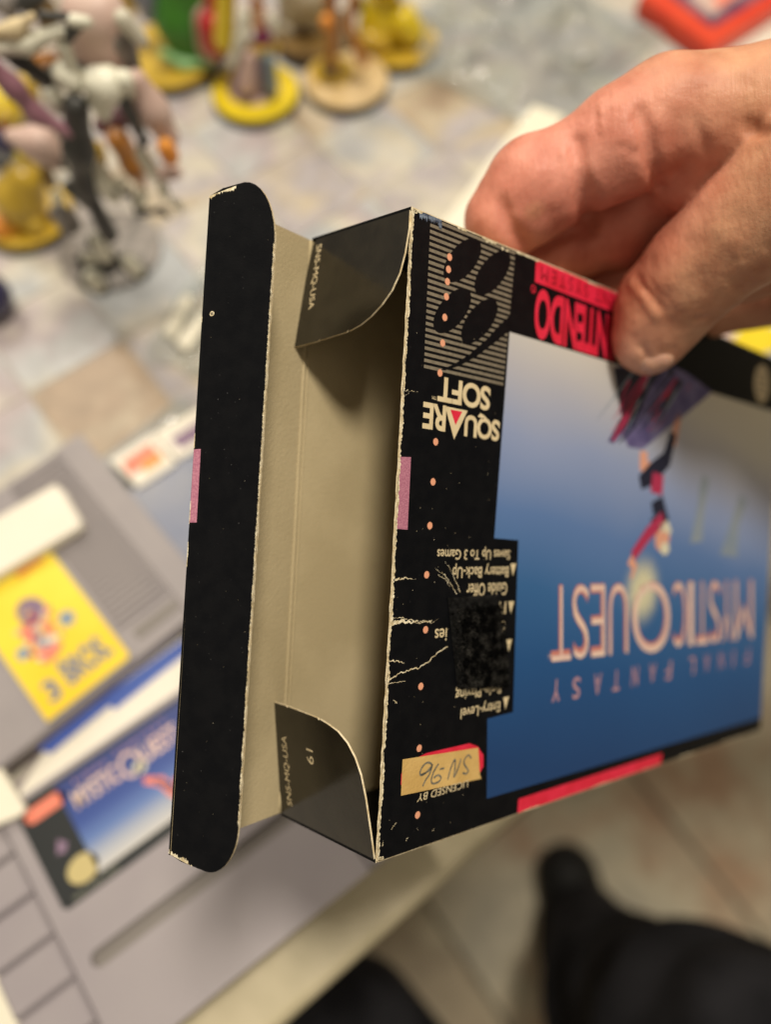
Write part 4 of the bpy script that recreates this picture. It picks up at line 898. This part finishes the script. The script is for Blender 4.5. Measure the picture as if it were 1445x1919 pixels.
# --- clear plastic bag
def bag_material():
    m = bpy.data.materials.new('clear_film'); m.use_nodes = True; t = m.node_tree; t.nodes.remove(t.nodes['Principled BSDF']); o = t.nodes['Material Output']
    tr = t.nodes.new('ShaderNodeBsdfTransparent'); tr.inputs[0].default_value = (.93, .94, .93, 1); g = t.nodes.new('ShaderNodeBsdfPrincipled'); g.inputs['Base Color'].default_value = (.52, .55, .54, 1); g.inputs['Roughness'].default_value = .07
    l = t.nodes.new('ShaderNodeLayerWeight'); l.inputs[0].default_value = .35; mr = t.nodes.new('ShaderNodeMapRange'); mr.inputs[3].default_value = .30; mr.inputs[4].default_value = .95; t.links.new(l.outputs['Fresnel'], mr.inputs[0])
    mx = t.nodes.new('ShaderNodeMixShader'); t.links.new(mr.outputs[0], mx.inputs[0]); t.links.new(tr.outputs[0], mx.inputs[1]); t.links.new(g.outputs[0], mx.inputs[2]); t.links.new(mx.outputs[0], o.inputs[0]); return m
M['film'] = bag_material()
def bag(name, quad_, label, seed, n=60, hgt=22):
    c = [tp(x, y, 3)[:2] for x, y in quad_]; vs = []; fs = []
    for i in range(n + 1):
        for j in range(n + 1):
            u, v = i / n, j / n; p = c[0] * (1 - u) * (1 - v) + c[1] * u * (1 - v) + c[2] * u * v + c[3] * (1 - u) * v
            p = p + np.array([mnoise.noise(Vector((u * 3, v * 3, seed))), mnoise.noise(Vector((u * 3, v * 3, seed + 9)))]) * 9
            rg_ = 1 - abs(mnoise.noise(Vector((u * 3.3, v * 3.3, seed + 3)))) * 2; r2_ = 1 - abs(mnoise.noise(Vector((u * 8 + v * 3, v * 6, seed + 5)))) * 2
            ed_ = min(u, v, 1 - u, 1 - v) * 6
            vs.append((p[0], p[1], 1.5 + hgt * min(1, ed_ + .1) * max(0, .5 * rg_ ** 2 + .22 * r2_ ** 3)))
    for i in range(n):
        for j in range(n): a = i * (n + 1) + j; fs.append([a, a + n + 1, a + n + 2, a + 1])
    o = mesh(name, vs, fs, M['film'], None, smooth=True); tag(o, label, 'plastic bag'); return o
bag('plastic_bag', [(700, 90), (1040, 260), (1250, 60), (900, -120)], 'crumpled clear plastic bag lying on the tiles above the finger', 2.0)
bag('plastic_bag', [(270, 650), (420, 730), (540, 480), (420, 430)], 'clear plastic bag on the tiles behind the black tuck flap', 7.0, 30, 9)
bag('plastic_bag', [(40, 980), (190, 1010), (430, 800), (330, 740)], 'clear plastic sleeve along the far side of the yellow labelled cartridge', 12.0, 30, 7)
# ------------------------------------------------------------------ figurines
def disc(name, c, r, z0, z1, m, parent, bev=1.2, n=48):
    vs = []; fs = []
    lv = [(z0, r), (z1 - bev, r), (z1, r - bev)]
    for z, q in lv: vs += [(c[0] + q * math.cos(2 * math.pi * i / n), c[1] + q * math.sin(2 * math.pi * i / n), z) for i in range(n)]
    fs = [list(range(n))[::-1], list(range(2 * n, 3 * n))] + [[k * n + i, k * n + (i + 1) % n, (k + 1) * n + (i + 1) % n, (k + 1) * n + i] for k in range(2) for i in range(n)]
    return mesh(name, vs, fs, m, parent)
def figurine(bpx, label, Y=None):
    b = tp(*bpx, 0); e = empty('figurine', b); tag(e, label, 'figurine', 'collectable figurines standing on the table'); return e, b
def add(e, b, name, m, segs, k=2.5, vox=1.3, Y=None, dy=0):
    """segs: ((px,py),(px,py),r1px,r2px) on the upright plane through the figurine's base"""
    YY = (b[1] if Y is None else Y) + dy; out = []
    for p, q, r1, r2 in segs:
        P_, Q_ = vp(*p, YY), vp(*q, YY); dpt = (P_ - np.array([0, 0, CH])) @ FW; out.append((P_ - b, Q_ - b, r1 * dpt / FPX, r2 * dpt / FPX))
    return sdf_obj(name, out, k, vox, M[m], e)
# 1 gown figurine on the bright yellow disc
e, b = figurine((481, 188), 'figurine in a mauve gown with long yellow hair on a bright yellow disc base')
disc('base', (0, 0), 25.5, .2, 5.5, M['base_black'], e); disc('base_top', (0, 0), 25, 5.5, 7.5, M['yellow'], e); disc('base_patch', (-1, 1), 15, 7.5, 7.9, M['pink'], e, .2)
add(e, b, 'gown', 'violet', [((470, 100), (462, 165), 22, 34), ((480, 90), (490, 160), 18, 26)], 4)
add(e, b, 'gown_front', 'pink', [((468, 105), (462, 158), 12, 20)], 3, dy=-9); add(e, b, 'leg', 'blue_grey', [((503, 110), (507, 165), 13, 14)], dy=-8)
add(e, b, 'bodice', 'magenta', [((492, 55), (492, 80), 18, 17)]); add(e, b, 'belt', 'gold', [((478, 92), (512, 92), 13, 13)], dy=-3)
add(e, b, 'neck', 'skin_paint', [((482, 10), (482, 45), 15, 13)], dy=-3); add(e, b, 'head', 'skin_paint', [((478, -60), (478, -45), 34, 34)])
add(e, b, 'hair', 'yellow', [((425, -40), (420, 75), 18, 22), ((440, -80), (510, -80), 30, 30)], 6, dy=4)
add(e, b, 'glove', 'bone', [((462, 25), (452, 70), 11, 12), ((452, 70), (436, 118), 12, 9)], dy=-6); add(e, b, 'glove', 'bone', [((505, 30), (512, 55), 9, 9)], dy=-6)
add(e, b, 'shield_rim', 'pink', [((398, 40), (402, 78), 36, 36)], dy=22); add(e, b, 'shield', 'red_paint', [((398, 45), (402, 76), 28, 28)], dy=14)
# 2 amber figurine on a clear tan disc
e, b = figurine((650, 166), 'slim amber orange figurine standing on a translucent tan disc base')
disc('base', (0, 0), 25, .2, 5.5, M['base_black'], e); disc('base_top', (0, 0), 24.6, 5.5, 7.5, M['tan'], e); disc('base_patch', (-8, 5), 13, 7.5, 7.9, M['gold'], e, .2)
add(e, b, 'leg', 'amber', [((618, -10), (622, 60), 14, 10), ((622, 60), (620, 128), 10, 12)], dy=4); add(e, b, 'leg', 'amber', [((665, -10), (650, 50), 10, 9), ((655, 50), (680, 115), 9, 12)], dy=-4)
add(e, b, 'arm', 'orange', [((612, 40), (612, 45), 13, 12)], dy=-8); add(e, b, 'hip', 'amber', [((620, -30), (660, -30), 16, 16)], 6); add(e, b, 'cape', 'robe', [((640, 20), (640, 95), 9, 8)], dy=9)
add(e, b, 'shoe', 'brown', [((612, 128), (622, 140), 11, 11)], dy=-6)
# 3 yellow round figurine behind
e, b = figurine((745, 92), 'glossy yellow round bodied figurine on a black disc base, rightmost of the row')
disc('base', (0, 0), 25, .2, 5.5, M['base_black'], e); disc('base_top', (0, 0), 24.5, 5.5, 7.2, M['gold'], e)
add(e, b, 'body', 'yellow', [((715, 25), (712, 50), 40, 42)], 10); add(e, b, 'arm', 'yellow', [((755, 38), (770, 58), 30, 26)], 6, dy=-6); add(e, b, 'neck', 'yellow', [((728, -30), (722, 10), 28, 24)], 10)
add(e, b, 'ring', 'base_black', [((665, 0), (672, 12), 13, 11)], dy=-10); add(e, b, 'head', 'yellow', [((730, -90), (728, -60), 48, 48)]); add(e, b, 'foot', 'gold', [((692, 72), (715, 80), 17, 17)], dy=-12)
# 4 cream robed figurine on a brown base
e, b = figurine((590, 82), 'cream robed figurine on a dark brown disc base between the gown and amber ones')
disc('base', (0, 0), 25, .2, 5.5, M['base_black'], e); disc('base_top', (0, 0), 24.5, 5.5, 10, M['brown'], e)
add(e, b, 'robe', 'robe', [((545, -20), (540, 52), 26, 22), ((585, -20), (588, 40), 28, 20), ((560, -40), (570, -20), 40, 40)], 7); add(e, b, 'robe_tip', 'robe', [((540, 52), (542, 92), 13, 7)], dy=-6)
add(e, b, 'collar', 'orange', [((560, -70), (575, -70), 22, 22)]); add(e, b, 'head', 'skin_paint', [((566, -130), (566, -120), 36, 36)])
# 5 green cloaked figurine
e, b = figurine((322, 120), 'figurine in a wide green cloak with a pale green hem on a gold disc base')
disc('base', (0, 0), 30, .2, 5.5, M['base_black'], e); disc('base_top', (0, 0), 29.5, 5.5, 8, M['gold'], e)
add(e, b, 'cloak', 'green', [((335, -40), (330, 35), 36, 42), ((375, -10), (365, 70), 34, 38), ((340, 40), (350, 75), 38, 36)], 9)
add(e, b, 'hem', 'light_green', [((305, 100), (345, 122), 9, 10), ((345, 122), (395, 118), 10, 8)], 4, dy=-14); add(e, b, 'belt', 'slate_blue', [((268, -20), (280, 22), 26, 20)], 5)
add(e, b, 'tunic', 'gold', [((232, -30), (238, 10), 18, 15)], 5); add(e, b, 'head', 'skin_paint', [((330, -120), (330, -110), 40, 40)]); add(e, b, 'sleeve', 'red_paint', [((395, -10), (400, 8), 16, 14)], dy=-14)
# 6 the bone and black winged creature
e, b = figurine((190, 562), 'tall winged bone white and black armoured creature figurine with a mauve tail')
disc('base', (0, 32), 27, .2, 1.6, M['joint_grey'], e, .6)
add(e, b, 'torso', 'dark_joint', [((142, 200), (147, 280), 24, 26), ((147, 280), (156, 345), 26, 17), ((155, 345), (205, 440), 15, 18)], 6, dy=-19)
add(e, b, 'torso_joint', 'dark_joint', [((110, 140), (190, 130), 22, 22), ((165, 60), (150, 40), 9, 7), ((235, 195), (262, 250), 14, 12), ((60, 140), (95, 160), 12, 12)], 6, dy=2)
add(e, b, 'chest', 'pink', [((185, 40), (200, 80), 42, 44), ((150, 20), (190, 20), 26, 28), ((170, 95), (215, 100), 26, 28)], 12, dy=8)
add(e, b, 'shoulder_guard', 'joint_grey', [((225, 75), (245, 125), 26, 20)], 6, dy=4); add(e, b, 'shoulder_guard', 'robe', [((230, 35), (265, 75), 18, 14)], 6)
for nm, mt_, sg_ in (('armour_plate', 'bone', [((120, 138), (135, 150), 24, 26)]), ('armour_plate', 'bone', [((182, 156), (200, 160), 30, 36)]), ('armour_plate', 'bone', [((190, 185), (195, 215), 30, 14)]), ('armour_plate', 'bone', [((100, 185), (112, 200), 20, 16)]), ('armour_plate', 'bone', [((232, 150), (246, 180), 20, 9)]),
    ('wing_bone', 'bone', [((-20, 90), (50, 82), 17, 17), ((50, 82), (118, 55), 16, 12)]), ('wing_bone', 'cream_ink', [((-20, 62), (30, 55), 12, 14), ((30, 55), (60, 30), 13, 8)]), ('neck_plate', 'bone', [((118, 85), (130, 120), 14, 13)]), ('horn', 'bone', [((135, 38), (165, 42), 13, 11)]),
    ('wing_strut', 'dark_joint', [((-20, 85), (40, 115), 12, 13), ((40, 115), (90, 150), 13, 13)]), ('strut', 'dark_joint', [((75, 28), (130, 32), 9, 8)]), ('strut', 'dark_joint', [((132, 55), (150, 50), 10, 8), ((130, 65), (128, 75), 9, 8)])):
    add(e, b, nm, mt_, sg_, 4, dy=-14 if nm != 'torso' else 0)
add(e, b, 'tail', 'mauve', [((-20, 120), (25, 165), 18, 16), ((25, 165), (65, 212), 16, 14), ((65, 212), (130, 248), 14, 12)], 5, dy=-22)
add(e, b, 'wing', 'pink', [((20, 255), (75, 270), 14, 26), ((75, 270), (110, 300), 26, 18)], 8, dy=-4); add(e, b, 'wing', 'mauve', [((190, 235), (240, 215), 16, 20)], 8, dy=6)
add(e, b, 'arm', 'pink', [((255, 150), (285, 205), 20, 26), ((285, 205), (315, 255), 26, 22)], 6, dy=-8); add(e, b, 'arm_joint', 'dark_joint', [((232, 190), (250, 225), 14, 13), ((262, 270), (272, 262), 9, 10)], 4, dy=-16)
add(e, b, 'forearm', 'bone', [((265, 290), (290, 325), 14, 16)], 4, dy=-10); add(e, b, 'gem', 'orange', [((310, 275), (318, 292), 17, 18)], 4, dy=-18); add(e, b, 'wrist', 'pink', [((305, 325), (328, 322), 14, 14)], 4, dy=-14)
for q in ([((305, 350), (310, 368), 12, 9)], [((325, 378), (340, 392), 9, 8)], [((265, 365), (262, 380), 12, 11)]): add(e, b, 'claw', 'bone', q, 3, dy=-12)
add(e, b, 'claw_dark', 'dark_joint', [((248, 372), (262, 396), 7, 8), ((262, 396), (285, 398), 8, 6), ((300, 392), (312, 402), 8, 8)], 3, dy=-8)
add(e, b, 'thigh', 'amber', [((220, 260), (250, 310), 22, 20), ((250, 310), (268, 350), 16, 8)], 6, dy=0); add(e, b, 'thigh', 'gold', [((182, 275), (190, 300), 12, 12)], 4, dy=-3)
add(e, b, 'shin', 'bone', [((175, 308), (182, 328), 14, 18), ((186, 336), (212, 364), 20, 18)], 6, dy=-14); add(e, b, 'shin_joint', 'dark_joint', [((214, 358), (219, 362), 6, 6)], 2, dy=-22)
add(e, b, 'foot_joint', 'dark_joint', [((130, 352), (165, 370), 14, 16), ((165, 370), (205, 430), 15, 14), ((140, 488), (160, 500), 6, 7), ((160, 500), (205, 505), 7, 7), ((205, 505), (218, 490), 8, 6)], 5, dy=-8)
add(e, b, 'ankle', 'joint_grey', [((112, 400), (130, 420), 20, 22)], 5, dy=-8); add(e, b, 'claw', 'bone', [((105, 368), (108, 374), 12, 11)], 3, dy=-14)
for q in ([((182, 448), (195, 475), 13, 18)], [((162, 482), (170, 486), 11, 10)], [((240, 488), (255, 505), 14, 15)], [((172, 520), (182, 532), 17, 16)], [((225, 340), (232, 352), 10, 9)], [((128, 300), (132, 318), 8, 7)]):
    add(e, b, 'claw', 'bone', q, 4, dy=-16); p0, p1, r0_, r1_ = q[0]; add(e, b, 'claw_dark', 'dark_joint', [((p0[0] - 8, p0[1] + 5), (p1[0] + 7, p1[1] + 7), r0_ + 2, r1_ + 2)], 4, dy=-9)  # dark blob added behind each claw as a contrast outline
# 7 gold figurine at the left edge
e, b = figurine((30, 430), 'golden yellow rounded figurine with an orange foot on a black disc, left of the creature')
disc('base', (6, 6), 25, .2, 5.5, M['base_black'], e); disc('base_top', (6, 6), 24.5, 5.5, 7.2, M['gold'], e)
add(e, b, 'body', 'gold', [((45, 335), (35, 370), 34, 42), ((35, 370), (40, 395), 42, 38)], 8); add(e, b, 'foot', 'gold', [((62, 418), (68, 426), 20, 18)], 4, dy=-8); add(e, b, 'foot', 'orange', [((5, 425), (25, 430), 24, 14)], 5, dy=-8)
add(e, b, 'knob', 'yellow', [((36, 285), (40, 292), 11, 12)], 3); add(e, b, 'collar', 'navy', [((-5, 262), (12, 272), 20, 18)], 4); add(e, b, 'collar', 'red_paint', [((5, 235), (10, 240), 9, 9)], 3); add(e, b, 'brown_arm', 'brown', [((80, 300), (95, 345), 12, 12)], 4); add(e, b, 'head', 'gold', [((10, 215), (15, 225), 14, 14)], 4)  # one arm blob in brown paint
# 8 second gold figurine behind the tail
e, b = figurine((20, 290), 'deep yellow figurine half hidden behind the mauve tail', )
disc('base', (0, 12), 25, .2, 5.5, M['base_black'], e)
add(e, b, 'body', 'yellow', [((5, 195), (10, 205), 34, 34)], 6); add(e, b, 'arm', 'gold', [((50, 160), (55, 185), 22, 22)], 6); add(e, b, 'head', 'brown', [((85, 20), (95, 60), 24, 20)], 6, dy=10); add(e, b, 'shoulder', 'dark_joint', [((50, 5), (70, -5), 22, 20)], 6, dy=10); add(e, b, 'shoulder', 'joint_grey', [((5, 5), (15, 15), 24, 20)], 6, dy=10)
add(e, b, 'waist', 'amber', [((65, 110), (100, 110), 16, 14)], 6, dy=8); add(e, b, 'legs', 'brown', [((20, 225), (25, 270), 18, 16)], 6, dy=8)
# 9 navy ball
nb = tp(-2, 585, 0); o = sdf_obj('glossy_ball', [(nb + np.array([0, 0, 11.2]), nb + np.array([0, 0, 12.5]), 11, 11)], 1, 1, M['navy']); tag(o, 'glossy dark navy ball cut off by the left side of the picture', 'ball')
bpy.context.view_layer.update()
